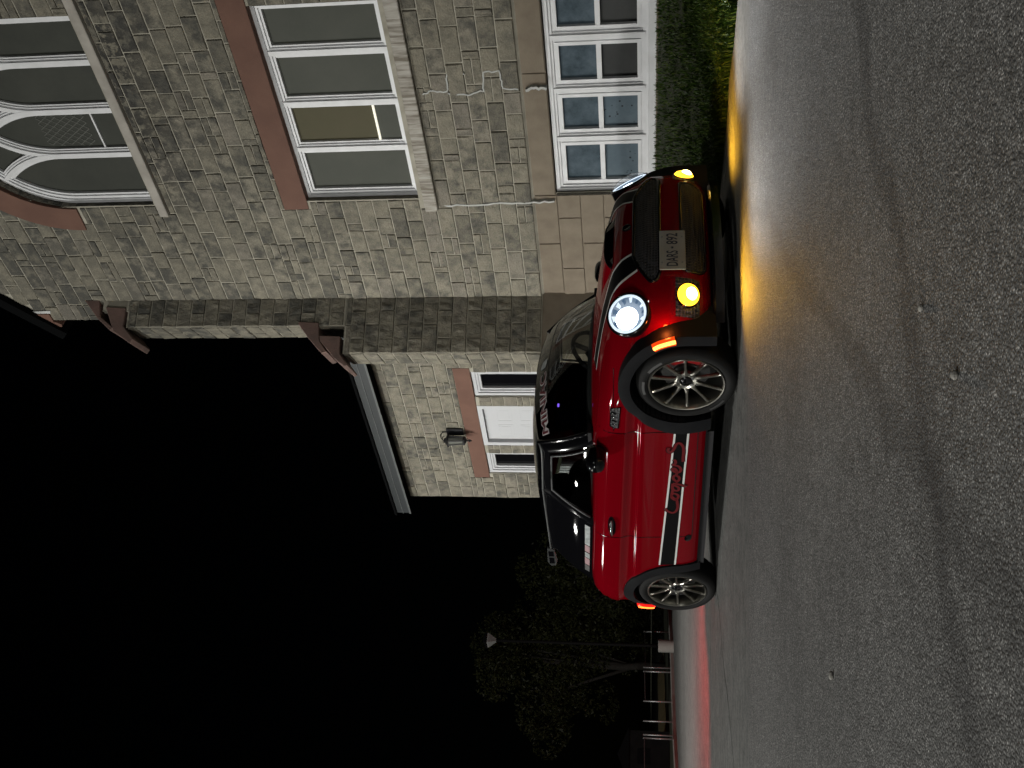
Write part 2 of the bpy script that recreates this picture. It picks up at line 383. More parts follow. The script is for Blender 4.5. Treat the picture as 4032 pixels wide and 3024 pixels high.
def courses(z0, z1, pitch, spans, rg, joint=.010, lens=(.27, .50)):
    """spans(zlo, zhi) -> list of (s0, s1, zlo, zhi) free stretches; returns pieces (s, z, w, h)"""
    out = []; z = z0
    while z < z1 - .03:
        zh = min(z + pitch, z1)
        for (a, b, lo, hi) in spans(z, zh):
            h = hi - lo
            if h < .05: continue
            s = a
            while s < b - .02:
                k = rg.random(); L = rg.uniform(*lens)
                rem = b - s
                if rem < lens[1] * 1.15: L = rem if rem < lens[1] else rem / 2
                if k < .76 or h < .15 or L < .2:
                    out.append((s + L / 2, (lo + hi) / 2, L - joint, h - joint))
                elif k < .88:
                    m = lo + h * rg.uniform(.42, .58); L = min(L, rg.uniform(.22, .36)) if rem > lens[1] else L
                    out.append((s + L / 2, (lo + m) / 2, L - joint, m - lo - joint)); out.append((s + L / 2, (m + hi) / 2, L - joint, hi - m - joint))
                else:
                    a2 = rg.uniform(.08, .12)
                    out.append((s + a2 / 2, (lo + hi) / 2, a2 - joint, h - joint))
                    if L - a2 > .3 or rg.random() < .5:
                        out.append((s + (a2 + L) / 2, (lo + hi) / 2, L - a2 - joint, h - joint))
                    else:
                        m = lo + h * .5
                        out.append((s + (a2 + L) / 2, (lo + m) / 2, L - a2 - joint, m - lo - joint)); out.append((s + (a2 + L) / 2, (m + hi) / 2, L - a2 - joint, hi - m - joint))
                s += L
        z = zh
    return out
def lay(pieces, origin, ang, parent_of, rg, keep, stuff_parent, proud=(.014, .028)):
    """pieces -> stone objects (kept) and a list of left-overs baked into one mesh"""
    M = Matrix.Translation(origin) @ Matrix.Rotation(ang, 4, 'Z')
    rest = []
    for (s, z, w_, h_) in pieces:
        me = rg.choice(STONES_W if w_ > h_ * 1.9 else STONES)
        flip = rg.random() < .5
        T = M @ Matrix.Translation((s, 0, z)) @ Matrix.Rotation(pi if False else 0, 4, 'Y') @ Matrix.Diagonal((w_ * 1.0, rg.uniform(*proud), h_, 1))
        if w_ * h_ >= keep:
            o = link('stone', me, parent_of); o.matrix_local = T
        else:
            rest.append((me, T))
    return rest
def bake(rest, name, parent):
    mb = MB()
    for me, T in rest:
        mb.add([T @ v.co for v in me.vertices], [tuple(p.vertices) for p in me.polygons])
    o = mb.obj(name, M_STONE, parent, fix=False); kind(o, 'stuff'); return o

def ring(mb, s0, s1, z0, z1, wd, y0, y1, m=0):
    """mitred rectangular frame in the wall plane"""
    O = [(s0, z0), (s1, z0), (s1, z1), (s0, z1)]; I = [(s0 + wd, z0 + wd), (s1 - wd, z0 + wd), (s1 - wd, z1 - wd), (s0 + wd, z1 - wd)]
    v = [(x, y0, z) for x, z in O] + [(x, y0, z) for x, z in I] + [(x, y1, z) for x, z in O] + [(x, y1, z) for x, z in I]
    f = []
    for i in range(4):
        j = (i + 1) % 4
        f += [(i, j, 4 + j, 4 + i), (4 + i, 4 + j, 12 + j, 12 + i), (8 + i, 8 + j, j, i), (12 + i, 12 + j, 8 + j, 8 + i)]
    return mb.add(v, f, m)
def ribbon(mb, path, wd, y0, y1, m=0, closed=False):
    """strip of width wd following a path in the wall plane (s, z), depth y0..y1"""
    n = len(path); rows = []
    for i, (x, z) in enumerate(path):
        a = path[max(i - 1, 0)]; b = path[min(i + 1, n - 1)]
        t = Vector((b[0] - a[0], b[1] - a[1])).normalized(); q = Vector((-t.y, t.x)) * wd / 2
        rows.append([(x + q.x, y0, z + q.y), (x - q.x, y0, z - q.y), (x - q.x, y1, z - q.y), (x + q.x, y1, z + q.y)])
    mb.grid(rows, m, closed=True)
    o = len(mb.v) - 4 * n; mb.f += [(o, o + 1, o + 2, o + 3), (o + 4 * n - 4, o + 4 * n - 3, o + 4 * n - 2, o + 4 * n - 1)]; mb.mi += [m, m]
    return mb

# ------------------------------------------------------------------ church
church = tag(empty('church', P0, YAW_W), 'stone church wall with arched tracery window and stepped buttress', 'church')
OP = (1.655, 4.245)                      # window openings, along the wall
ZS, RA = 7.74, 1.24                      # springing and radius of the arch
ACX = (OP[0] + OP[1]) / 2
def arch_top(s, grow=0):
    """height of the pointed arch above s (outline grown by grow)"""
    r = RA + grow + .06
    if s <= ACX: c = OP[0] + RA + .06
    else: c = OP[1] - RA - .06
    d = r * r - (s - c) ** 2
    return ZS + (sqrt(d) if d > 0 else -9)
WALL_L, WALL_R, WALL_T = -.37, 6.2, 9.9
def verge(s): return 9.41 + .97 * s
def inside_open(s, z):
    if OP[0] < s < OP[1]:
        if .5 < z < 1.607 or 3.27 < z < 4.72: return True
        if 6.7 < z <= ZS: return True
        if z > ZS and z < arch_top(s, .05): return True
    return False
mb = MB(); cs = .06
nx = int((WALL_R - WALL_L) / cs); nz = int(WALL_T / cs)
vid = {}
def gv(i, j):
    if (i, j) not in vid:
        vid[(i, j)] = len(mb.v); mb.v.append((WALL_L + i * cs, -.001 if j * cs > 1.9 else .05, j * cs))
    return vid[(i, j)]
for i in range(nx):
    for j in range(nz):
        s, z = WALL_L + (i + .5) * cs, (j + .5) * cs
        if inside_open(s, z) or z > verge(s) + .1: continue
        mb.f.append((gv(i, j), gv(i + 1, j), gv(i + 1, j + 1), gv(i, j + 1))); mb.mi.append(0)
mb.add([(WALL_L, .014, 0), (WALL_L, 9, 0), (WALL_L, 9, 9.0), (WALL_L, .014, 9.0)], [(0, 1, 2, 3)])
wall = mb.obj('wall', M_MORTAR, church, fix=False)
# reveals of the openings
mb = MB()
for z0, z1 in ((.5, 1.607), (3.27, 4.72), (6.7, ZS)):
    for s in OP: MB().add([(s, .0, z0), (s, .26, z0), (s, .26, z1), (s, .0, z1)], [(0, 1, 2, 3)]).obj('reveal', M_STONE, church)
pa = []
for k in range(25):
    a = k / 24 * radians(64); pa.append((OP[0] + RA + .06 - (RA + .06) * cos(a), ZS + (RA + .06) * sin(a)))
for fl in (0, 1):
    mb = MB()
    for p, q in zip(pa[:-1], pa[1:]):
        A, B = [(x if not fl else OP[0] + OP[1] - x, z) for x, z in (p, q)]
        mb.add([(A[0], 0, A[1]), (A[0], .26, A[1]), (B[0], .26, B[1]), (B[0], 0, B[1])], [(0, 1, 2, 3)])
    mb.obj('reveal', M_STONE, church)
# jamb stones seen on the left reveals and the arch: dark joints come from the wall stones that return round the corner
rg = random.Random(21)
def spans_main(lo, hi):
    blocks = []     # (s0, s1, zlo, zhi) forbidden
    blocks.append((1.548, 4.36, 4.715, 5.03))            # lintel
    blocks.append((1.521, 4.60, 3.065, 3.275))           # sill
    blocks.append((OP[0], OP[1], 3.2, 4.75))
    blocks.append((1.522, 4.60, 6.55, 6.70))             # upper sill
    blocks.append((OP[0], OP[1], 6.6, ZS))
    if hi > ZS:
        mid = (lo + hi) / 2
        s = ACX
        while s > 0 and arch_top(s, .30) > mid and mid > ZS - .1: s -= .02
        blocks.append((s + .04, OP[0] + OP[1] - s - .04, max(lo, ZS), 20))
    left = WALL_L if lo > 7.9 else .0
    mid = (lo + hi) / 2
    left = max(left, (mid - 9.41) / .97)
    right = 4.95
    segs = [(left, right, lo, hi)]
    for (a, b, zl, zh) in blocks:
        new = []
        for (s0, s1, l, h) in segs:
            ol, oh = max(l, zl), min(h, zh)
            if oh - ol < .012 or b <= s0 or a >= s1: new.append((s0, s1, l, h)); continue
            if a > s0 + .03: new.append((s0, a, l, h))
            if b < s1 - .03: new.append((b, s1, l, h))
            c0, c1 = max(a, s0), min(b, s1)
            if l < ol - .012: new.append((c0, c1, l, ol))
            if h > oh + .012: new.append((c0, c1, oh, h))
        segs = new
    return segs
main_p = courses(1.91, 9.75, .1985, spans_main, rg)
# buttress: set askew on the corner of the wall
bx, by = -.4374, -.8993                   # its axis, outwards, in church coordinates
px_, py_ = -.8993, .4374                  # away from the camera
L1, L2, TB = .79, .40, .46
angS = math.atan2(.8993, .4374); angE = math.atan2(-.4374, .8993)
buttress = MB()
def bprism(mb, L, z0, z1, t=TB, inset=-.001):
    A = (bx * (L - inset) - px_ * -inset, by * (L - inset) - py_ * -inset); 
    q = [(px_ * inset - bx * .4, py_ * inset - by * .4), (bx * (L - inset) + px_ * inset, by * (L - inset) + py_ * inset), (bx * (L - inset) + px_ * (t - inset), by * (L - inset) + py_ * (t - inset)), (px_ * (t - inset) - bx * .4, py_ * (t - inset) - by * .4)]
    v = [(x, y, z0) for x, y in q] + [(x, y, z1) for x, y in q]
    mb.add(v, [(0, 1, 2, 3), (4, 5, 6, 7), (0, 1, 5, 4), (1, 2, 6, 5), (2, 3, 7, 6), (3, 0, 4, 7)])
bprism(buttress, L1, 1.9, 4.58); bprism(buttress, L2, 4.5, 7.72); bprism(buttress, .16, 7.6, 8.1)
buttress = buttress.obj('buttress', M_MORTAR, church)
f = MB(); bprism(f, L1 + .02, 0, 1.9, TB + .02, 0); f.obj('buttress_base', M_CONC, church)
rb = random.Random(4)
def bspan(L):
    return lambda lo, hi: [(0, L, lo, hi)]
def bcourses(z0, z1, L, T):
    side, end = [], []; z = z0; k = 0
    while z < z1 - .03:
        zh = min(z + .1985, z1); j = .012; h = zh - z; j = .009
        cuts = [0, .2, .6, L] if k % 2 == 0 else [0, .4, L]
        if L < .5: cuts = [0, L] if k % 2 else [0, L * .48, L]
        for a, b in zip(cuts[:-1], cuts[1:]): side.append(((a + b) / 2, (z + zh) / 2, b - a - j, h - j))
        e = [0, T] if k % 2 else [0, T * .45, T]
        for a, b in zip(e[:-1], e[1:]): end.append(((a + b) / 2, (z + zh) / 2, b - a - j, h - j))
        z = zh; k += 1
    return side, end
bs1, be1 = bcourses(1.91, 4.56, L1, TB); bs2, be2 = bcourses(4.60, 7.70, L2, TB)
# keep the largest stones as objects of their own, the small ones joined
allp = [(p[2] * p[3]) for p in main_p]; nb_ = len(bs1) + len(be1) + len(bs2) + len(be2)
allp.sort(reverse=True); keep = allp[min(len(allp) - 1, 296 - nb_)]
rest = lay(main_p, Vector((0, 0, 0)), 0, wall, rg, keep, church)
for pcs, L in ((bs1, L1), (bs2, L2)):
    lay(pcs, Vector((bx * L, by * L, 0)), angS, buttress, rb, 0, church)
for pcs, L in ((be1, L1), (be2, L2)):
    lay(pcs, Vector((bx * L + px_ * TB, by * L + py_ * TB, 0)), angE, buttress, rb, 0, church)
bake(rest, 'small_stones', wall)
# weathering caps of the buttress (profile in axis length, height)
def cap(poly, name='weathering'):
    mb = MB(); n = len(poly); a, b = -.03, TB + .03
    v = [(bx * l + px_ * a, by * l + py_ * a, z) for l, z in poly] + [(bx * l + px_ * b, by * l + py_ * b, z) for l, z in poly]
    mb.add(v, [tuple(range(n)), tuple(reversed(range(n, 2 * n)))] + [(i, i + n, (i + 1) % n + n, (i + 1) % n) for i in range(n)])
    return mb.obj(name, M_REDB, church, bevel=.008)
cap([(.342, 5.225), (.357, 4.939), (.606, 4.914), (.768, 4.794), (.797, 4.862), (.579, 5.067), (.381, 5.221)])
cap([(.541, 4.916), (.555, 4.621), (.724, 4.617), (.801, 4.613), (.955, 4.493), (.981, 4.529), (.865, 4.684), (.619, 4.90)])
cap([(.0, 8.378), (.0, 8.156), (.246, 8.108), (.41, 7.892), (.45, 7.934), (.272, 8.145)])
cap([(.10, 8.05), (.12, 7.75), (.384, 7.75), (.573, 7.577), (.639, 7.615), (.464, 7.884)])
# lintel, sills, hood mould
MB().box(1.548, 4.36, -.016, .3, 4.715, 5.03).obj('lintel', M_RED, church, bevel=.004)
mb = MB(); mb.add([(1.521, -.085, 3.07), (4.62, -.085, 3.07), (4.62, .3, 3.07), (1.521, .3, 3.07), (1.521, -.085, 3.225), (4.62, -.085, 3.225), (4.62, .3, 3.285), (1.521, .3, 3.285)],
    [(0, 3, 2, 1), (4, 5, 6, 7), (0, 1, 5, 4), (1, 2, 6, 5), (2, 3, 7, 6), (3, 0, 4, 7)]); mb.obj('sill', M_SILL2, church, bevel=.008)
mb = MB(); mb.add([(1.522, -.075, 6.555), (4.62, -.075, 6.555), (4.62, .3, 6.555), (1.522, .3, 6.555), (1.522, -.075, 6.67), (4.62, -.075, 6.67), (4.62, .3, 6.715), (1.522, .3, 6.715)],
    [(0, 3, 2, 1), (4, 5, 6, 7), (0, 1, 5, 4), (1, 2, 6, 5), (2, 3, 7, 6), (3, 0, 4, 7)]); mb.obj('sill', M_SILL, church, bevel=.008)
rr = RA + .06 + .18
for fl in (0, 1):
    path = [(OP[0] + RA + .06 - rr * cos(k / 30 * radians(56)), ZS + .04 + rr * sin(k / 30 * radians(56))) for k in range(31)]
    if fl: path = [(OP[0] + OP[1] - x, z) for x, z in path]
    ribbon(MB(), path, .345, -.03, .1).obj('hood_mould', M_RED, church)
# foundation of big concrete blocks
fnd = MB().box(-.3, 1.645, .035, .3, .0, 1.885).box(1.645, 6.2, .035, .3, 1.62, 1.885).box(1.645, 6.2, .035, .3, 0, .50).obj('foundation', M_CONC, church, fix=False)
z = 1.887; row = 0
blk = None
while z > .25:
    zl = z - .28; s = .02 + (-.39 if row % 2 else .03)
    while s < 1.645:
        a, b = max(s, .0), min(s + .83, 1.645)
        if b - a > .06:
            if blk is None or abs((b - a) - .83) > 1e-3:
                me = MB().box(0, b - a - .012, .02, .2, 0, .28 - .012).mesh('concrete_block', M_CONC, bevel=.006)
                if abs((b - a) - .83) < 1e-3: blk = me
            else: me = blk
            o = link('concrete_block', me, fnd); o.location = (a + .006, 0, zl + .006)
        s += .83
    z = zl; row += 1
for a, b in ((1.645, 3.30), (3.312, 4.95)):
    MB().box(a + .006, b, .021, .2, 1.625, 1.885).obj('concrete_block', M_CONC, fnd, bevel=.006)
# white repaired cracks running down from the sill
M_CAULK = noisy('crack_filler', (.48, .49, .47), (.36, .37, .36), 12, .8)
rc = random.Random(8)
def crack(pts, wd):
    path = []
    for (a, b) in zip(pts[:-1], pts[1:]):
        for k in range(5):
            f = k / 5; path.append((a[0] + (b[0] - a[0]) * f + rc.uniform(-.012, .012), a[1] + (b[1] - a[1]) * f + rc.uniform(-.008, .008)))
    path.append(pts[-1])
    return ribbon(MB(), path, wd, -.022, .06).obj('crack_filler', M_CAULK, church)
crack([(1.565, 3.05), (1.555, 2.7), (1.585, 2.3), (1.57, 1.95), (1.585, 1.64)], .022)
crack([(3.12, 3.0), (3.16, 2.92), (3.15, 2.72), (3.35, 2.70), (3.36, 2.5)], .016)
crack([(3.12, 2.72), (3.10, 2.5), (3.14, 2.32), (3.36, 2.30), (3.38, 2.12), (3.16, 2.10), (3.14, 1.93)], .016)
crack([(3.12, 1.86), (3.155, 1.76), (3.13, 1.62)], .03)
# windows -----------------------------------------------------------------
def window_panel(name, z0, z1, mull, pane_mats, split=None, label=None):
    f = MB(); a, b = OP
    ring(f, a, b, z0, z1, .045, .085, .3); ring(f, a + .045, b - .045, z0 + .045, z1 - .045, .03, .105, .29); ring(f, a + .075, b - .075, z0 + .075, z1 - .075, .028, .125, .28)
    win = f.obj(name, M_WHITE, church)
    for m_ in mull:
        mb = MB().box(m_ - .026, m_ + .026, .088, .28, z0 + .05, z1 - .05).box(m_ - .05, m_ + .05, .112, .27, z0 + .08, z1 - .08).box(m_ - .075, m_ + .075, .13, .26, z0 + .1, z1 - .1)
        mb.obj('mullion', M_WHITE, win)
    ed = [a] + mull + [b]
    for k in range(4):
        s0 = ed[k] + (.07 if k else .095); s1 = ed[k + 1] - (.07 if k < 3 else .095)
        if split:
            sa = MB(); ring(sa, s0, s1, z0 + .095, z1 - .095, .04, .118, .24); sa.box(s0 + .03, s1 - .03, .122, .24, split - .027, split + .027)
            sa.obj('sash', M_WHITE, win)
            MB().box(s0 + .03, s1 - .03, .165, .19, split + .02, z1 - .13).obj('pane', pane_mats[k][0], win)
            MB().box(s0 + .03, s1 - .03, .165, .19, z0 + .13, split - .02).obj('pane', pane_mats[k][1], win)
        else:
            MB().box(s0 - .01, s1 + .01, .165, .19, z0 + .09, z1 - .09).obj('pane', pane_mats[k], win)
    return win
lw = window_panel('window', 3.275, 4.72, [2.365, 2.99, 3.635], [M_PANE_GREY, M_PANE_OLIVE, M_PANE_GREY, M_PANE_GREY])
M_GLOWBAR = mat('lit_gap', (.8, .78, .68), .5, emis=(1, .95, .8), es=.5)
MB().box(2.435, 2.92, .135, .165, 3.635, 3.66).obj('hopper_bar', M_GLOWBAR, lw)
MB().box(2.435, 2.92, .155, .162, 3.36, 3.635).obj('hopper_pane', M_PANE_GREY, lw)
window_panel('window', .50, 1.607, [2.40, 3.035, 3.672], [(M_PANE_BLUE, M_PANE_BLUE2), (M_PANE_BLUE, M_PANE_BLUE2), (M_PANE_BLUE, M_PANE_SHADE), (M_PANE_BLUE, M_PANE_SHADE)], split=1.045)
MB().box(OP[0] - .02, 4.7, .03, .32, .43, .52).obj('window_ledge', M_WHITE, church, bevel=.01)
# the traceried window above: jambs and mullions branch into intersecting arcs
f = MB()
def arcs(s, dirn, a1=60, z0=None):
    p = [(s, z0 if z0 else ZS)] if z0 else []
    return p + [(s + dirn * (RA - RA * cos(k / 26 * radians(a1))), ZS + RA * sin(k / 26 * radians(a1))) for k in range(27)]
for s, dr in ((OP[0] + .03, 1), (OP[1] - .03, -1)):
    for off_, wd, y0 in ((0, .05, .085), (.04, .05, .105), (.075, .04, .125)):
        p = [(x + dr * off_, z) for x, z in arcs(s, dr, 62, 6.7)]
        ribbon(f, p, wd, y0, .28)
upper = f.obj('tracery_window', M_WHITE, church)
MB().box(OP[0] + .02, OP[1] - .02, .10, .28, 6.70, 6.75).obj('bottom_rail', M_WHITE, upper)
for s in (2.385, 3.01, 3.64):
    mb = MB()
    for wd, y0 in ((.05, .088), (.10, .112), (.145, .13)):
        for dr in (-1, 1):
            ribbon(mb, [(x, z) for x, z in arcs(s, dr, 62, 6.74 + .002 * (dr + 1))], wd, y0 + .0015 * (dr + 1), .27)
    mb.obj('mullion', M_WHITE, upper)
ed = [OP[0], 2.385, 3.01, 3.64, OP[1]]
for k in range(4):
    rows = []
    for i in range(13):
        s = ed[k] + (ed[k + 1] - ed[k]) * i / 12
        rows.append([(s, .165, 6.74), (s, .165, max(6.9, arch_top(min(max(s, OP[0] + .01), OP[1] - .01)) - .01))])
    MB().grid(rows).obj('pane', M_PANE_DARK, upper)
lat = MB()
for k in range(-7, 14):
    for sg in (1, -1):
        c = 2.46 + k * .085 if sg > 0 else 2.46 + k * .085
        x0, z0 = c, 7.2; x1, z1 = c + sg * .42, 7.2 + .62
        pts = [(x0 + (x1 - x0) * t / 12, z0 + (z1 - z0) * t / 12) for t in range(13)]
        pts = [q for q in pts if 2.47 < q[0] < 2.93]
        if len(pts) > 1: ribbon(lat, pts, .006, .158, .164)
M_LEAD = mat('lead_came', (.12, .125, .11), .5)
lat.obj('leading', M_LEAD, upper)
MB().box(2.45, 2.94, .14, .166, 7.085, 7.105).obj('transom_bar', M_WHITE, upper)
# kneeler and gable roof
M_KWHITE = noisy('white_render', (.55, .56, .55), (.42, .43, .42), 6, .8)
MB().prism([(-.215, 9.02), (-.215, 9.24), (-.30, 9.16), (-.47, 8.99), (-.47, 8.93), (-.42, 8.92), (-.385, 8.97), (-.37, 9.02)], -.045, .3).obj('kneeler', M_RED, church)
MB().prism([(-.16, 8.98), (-.17, 9.26), (-.213, 9.235), (-.213, 9.0)], -.03, .3).obj('kneeler_patch', M_KWHITE, church)
mb = MB()
def slab(a, b, y0, y1, t):
    d = Vector((b[0] - a[0], b[1] - a[1])).normalized(); q = Vector((-d.y, d.x)) * t
    mb.prism([a, b, (b[0] + q.x, b[1] + q.y), (a[0] + q.x, a[1] + q.y)], y0, y1)
slab((-.56, 8.877), (2.96, 12.28), -.10, 9, .16)
d_ = (2.96, 12.28); mb.prism([d_, (6.9, 8.48), (7.0, 8.6), (2.96, 12.5)], -.10, 9)
mb.obj('roof', M_ROOF, church)

# ------------------------------------------------------------------ annex
annex = tag(empty('church_annex', WP(0, 0, -.2), YAW_W), 'low stone annex with white door under red lintel, left of the buttress', 'building')
AL, AR, AT = -4.945, -.35, 4.62
DO = (-3.486, -2.509); WA = (-2.302, -1.733); WB = (-4.267, -3.701); ZT = 3.13; ZB = 1.25
aw = MB()
for (a, b, z0, z1) in ((AL, WB[0], 0, AT), (WB[1], DO[0], 0, ZT), (DO[1], WA[0], 0, ZT), (WA[1], AR, 0, AT), (WB[0], WA[1], ZT + .26, AT), (WB[0], WB[1], 0, ZB), (WA[0], WA[1], 0, ZB)):
    aw.box(a, b, -.001, .3, z0, z1)
awall = aw.obj('wall', M_MORTAR, annex, fix=False)
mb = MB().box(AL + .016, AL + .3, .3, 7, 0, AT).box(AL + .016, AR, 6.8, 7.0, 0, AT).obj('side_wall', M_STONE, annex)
ra = random.Random(77)
def spans_annex(lo, hi):
    segs = [(AL, -1.05, lo, hi)]
    for (a, b, zl, zh) in ((-4.362, -1.64, ZT, 3.392), (WB[0], WB[1], ZB, ZT), (DO[0], DO[1], 0, ZT), (WA[0], WA[1], ZB, ZT)):
        new = []
        for (s0, s1, l, h) in segs:
            ol, oh = max(l, zl), min(h, zh)
            if oh - ol < .012 or b <= s0 or a >= s1: new.append((s0, s1, l, h)); continue
            if a > s0 + .03: new.append((s0, a, l, h))
            if b < s1 - .03: new.append((b, s1, l, h))
            c0, c1 = max(a, s0), min(b, s1)
            if l < ol - .012: new.append((c0, c1, l, ol))
            if h > oh + .012: new.append((c0, c1, oh, h))
        segs = new
    return segs
ann_p = courses(.72, AT, .197, spans_annex, ra)
aa = sorted([p[2] * p[3] for p in ann_p], reverse=True)
rest = lay(ann_p, Vector((0, 0, 0)), 0, awall, ra, aa[min(len(aa) - 1, 250)], annex)
if rest: bake(rest, 'small_stones', awall)
MB().box(-4.362, -1.64, -.016, .3, 3.135, 3.392).obj('lintel', M_RED, annex, bevel=.004)
def sidelight(a, b):
    f = MB(); ring(f, a, b, ZB, ZT, .055, .03, .28); ring(f, a + .055, b - .055, ZB + .055, ZT - .055, .035, .05, .27); ring(f, a + .09, b - .09, ZB + .09, ZT - .09, .035, .07, .26)
    w_ = f.obj('window', M_WHITE2, annex)
    MB().box(a + .12, b - .12, .12, .14, ZB + .12, ZT - .12).obj('pane', M_PANE_BLACK, w_)
sidelight(*WA); sidelight(*WB)
f = MB(); ring(f, DO[0], DO[1], .9, ZT, .075, -.01, .26); fr = f.obj('door_frame', M_WHITE2, annex)
dl = MB().box(DO[0] + .077, DO[1] - .077, .06, .11, .98, ZT - .077).obj('door', M_WHITE2, annex)
for (a, b, z0, z1) in ((.14, .44, 2.62, 2.86), (.53, .83, 2.62, 2.86), (.14, .44, 1.85, 2.5), (.53, .83, 1.85, 2.5), (.14, .44, 1.1, 1.72), (.53, .83, 1.1, 1.72)):
    p = MB(); ring(p, DO[0] + a, DO[0] + b, z0, z1, .014, .0575, .07); p.box(DO[0] + a + .045, DO[0] + b - .045, .058, .07, z0 + .045, z1 - .045); p.obj('door_panel', M_WHITE2, dl)
MB().box(-5.03, -.5, -.30, -.26, 4.575, 4.80).obj('fascia', M_FASCIA, annex)
MB().box(-5.035, -.5, -.315, -.302, 4.555, 4.585).box(-5.035, -.5, -.312, -.302, 4.69, 4.70).obj('drip_edge', mat('light_trim', (.11, .118, .118), .4), annex)
MB().box(-5.02, -.5, -.258, .3, 4.60, 4.63).obj('soffit', M_ROOF, annex)
MB().add([(-5.05, -.34, 4.80), (-.4, -.34, 4.80), (-.4, 3.5, 6.3), (-5.05, 3.5, 6.3), (-5.05, -.34, 4.84), (-.4, -.34, 4.84), (-.4, 3.5, 6.36), (-5.05, 3.5, 6.36), (-5.05, 7.4, 4.8), (-.4, 7.4, 4.8), (-.4, 7.4, 4.86), (-5.05, 7.4, 4.86)],
  [(0, 1, 2, 3), (4, 7, 6, 5), (0, 4, 5, 1), (0, 3, 7, 4), (1, 5, 6, 2), (3, 2, 9, 8), (7, 11, 10, 6), (8, 9, 10, 11), (3, 8, 11, 7), (2, 6, 10, 9)]).obj('roof', M_ROOF, annex)

# wall lantern beside the door lintel
lan = tag(empty('wall_lantern', WP(-3.17, 3.53, -.2), YAW_W), 'unlit black iron lantern hung on the annex wall above the door', 'lantern')
MB().box(-.02, .13, -.05, -.018, -.11, .16).obj('back_plate', M_IRON, lan, bevel=.008)
cg = MB(); cy = -.17; hw = .085
for k in range(6):
    a = k * pi / 3 + .3; x, y = hw * cos(a), cy + hw * sin(a); x2, y2 = hw * .72 * cos(a), cy + hw * .72 * sin(a)
    cg.tube([(x, y, .13), (x2, y2, -.13)], .008, 6)
cg.lathe([(0, .20), (.03, .19), (.05, .16), (.105, .125), (.10, .11), (0, .11)], (0, cy, 0), 'z', 12)
cg.lathe([(0, -.12), (.075, -.12), (.07, -.145), (.03, -.17), (0, -.17)], (0, cy, 0), 'z', 12)
cg.tube([(.05, -.03, .04), (.03, -.10, .05), (.0, cy, .16)], .010, 6)
cg.obj('cage', M_IRON, lan)
gl = MB()
gl.lathe([(.072, .11), (.055, -.12)], (0, cy, 0), 'z', 6); gl.obj('glass', M_LANTERN_GLASS, lan)
sc_ = MB().tube([(0, cy, .19), (.01, cy + .03, .235), (.03, cy + .09, .255), (.05, cy + .13, .22), (.05, cy + .135, .16), (.05, -.03, .10)], .009, 6)
sc_.tube([(.0, cy, .19), (.0, cy + .02, .21), (.02, cy + .055, .215), (.03, cy + .07, .185)], .007, 6); sc_.obj('scroll', M_IRON, lan)
fi = MB().lathe([(0, -.17), (.014, -.175), (.008, -.2), (.026, -.215), (.014, -.245), (0, -.262)], (0, cy, 0), 'z', 10)
fi.tube([(0, cy, -.19), (.05, cy, -.20), (.06, cy, -.165)], .006, 6); fi.obj('finial', M_IRON, lan)

# ------------------------------------------------------------------ the red car
M_PAINT = mat('red_paint', (.165, .0008, .005), .6, spec=.0, coat=.55, coat_r=.05)
M_BLKG = mat('black_gloss', (.004, .004, .005), .12, spec=.5)
M_VINYL = mat('black_vinyl', (.004, .004, .0045), .5, spec=.1)
M_WVINYL = mat('white_vinyl_line', (.72, .72, .70), .45)
M_PLAST = noisy('grey_arch_plastic', (.012, .0125, .014), (.009, .0095, .011), 9, .7, .15, 150, spec=.1)
M_RUBBER = noisy('tyre_rubber', (.009, .009, .009), (.013, .013, .013), 12, .75, .2, 90, spec=.2)
M_TYREW = mat('tyre_lettering', (.05, .05, .05), .5)
M_RIM = mat('gunmetal_wheel', (.38, .37, .33), .28, metal=1)
M_RIMD = mat('dark_barrel', (.05, .05, .05), .4, metal=1)
M_DISC = mat('brake_disc', (.18, .18, .18), .35, metal=1)
M_CAL = mat('red_caliper', (.35, .01, .012), .35, coat=.6)
M_CHROME = mat('chrome', (.75, .76, .78), .08, metal=1)
M_CABIN = mat('cabin_black', (.010, .010, .012), .75)
M_SEAT = mat('seat_fabric', (.018, .018, .022), .85)
M_MESH = None
def m_mesh():
    m = mat('grille_mesh', (.006, .006, .007), .5); t = NT(m); o = t.objc()
    mp = t.n('ShaderNodeMapping', {'Vector': o, 'Scale': (1, 1, 1)}).outputs[0]
    d = t.n('ShaderNodeTexVoronoi', {'Vector': mp, 'Scale': 52.0, 'Randomness': .15}).outputs['Distance']
    t.L(t.ramp(d, [(.35, (.003, .003, .003)), (.55, (.05, .05, .055))]), t.b.inputs['Base Color']); t.bump(d, 1, .01); return m
M_MESH = m_mesh()
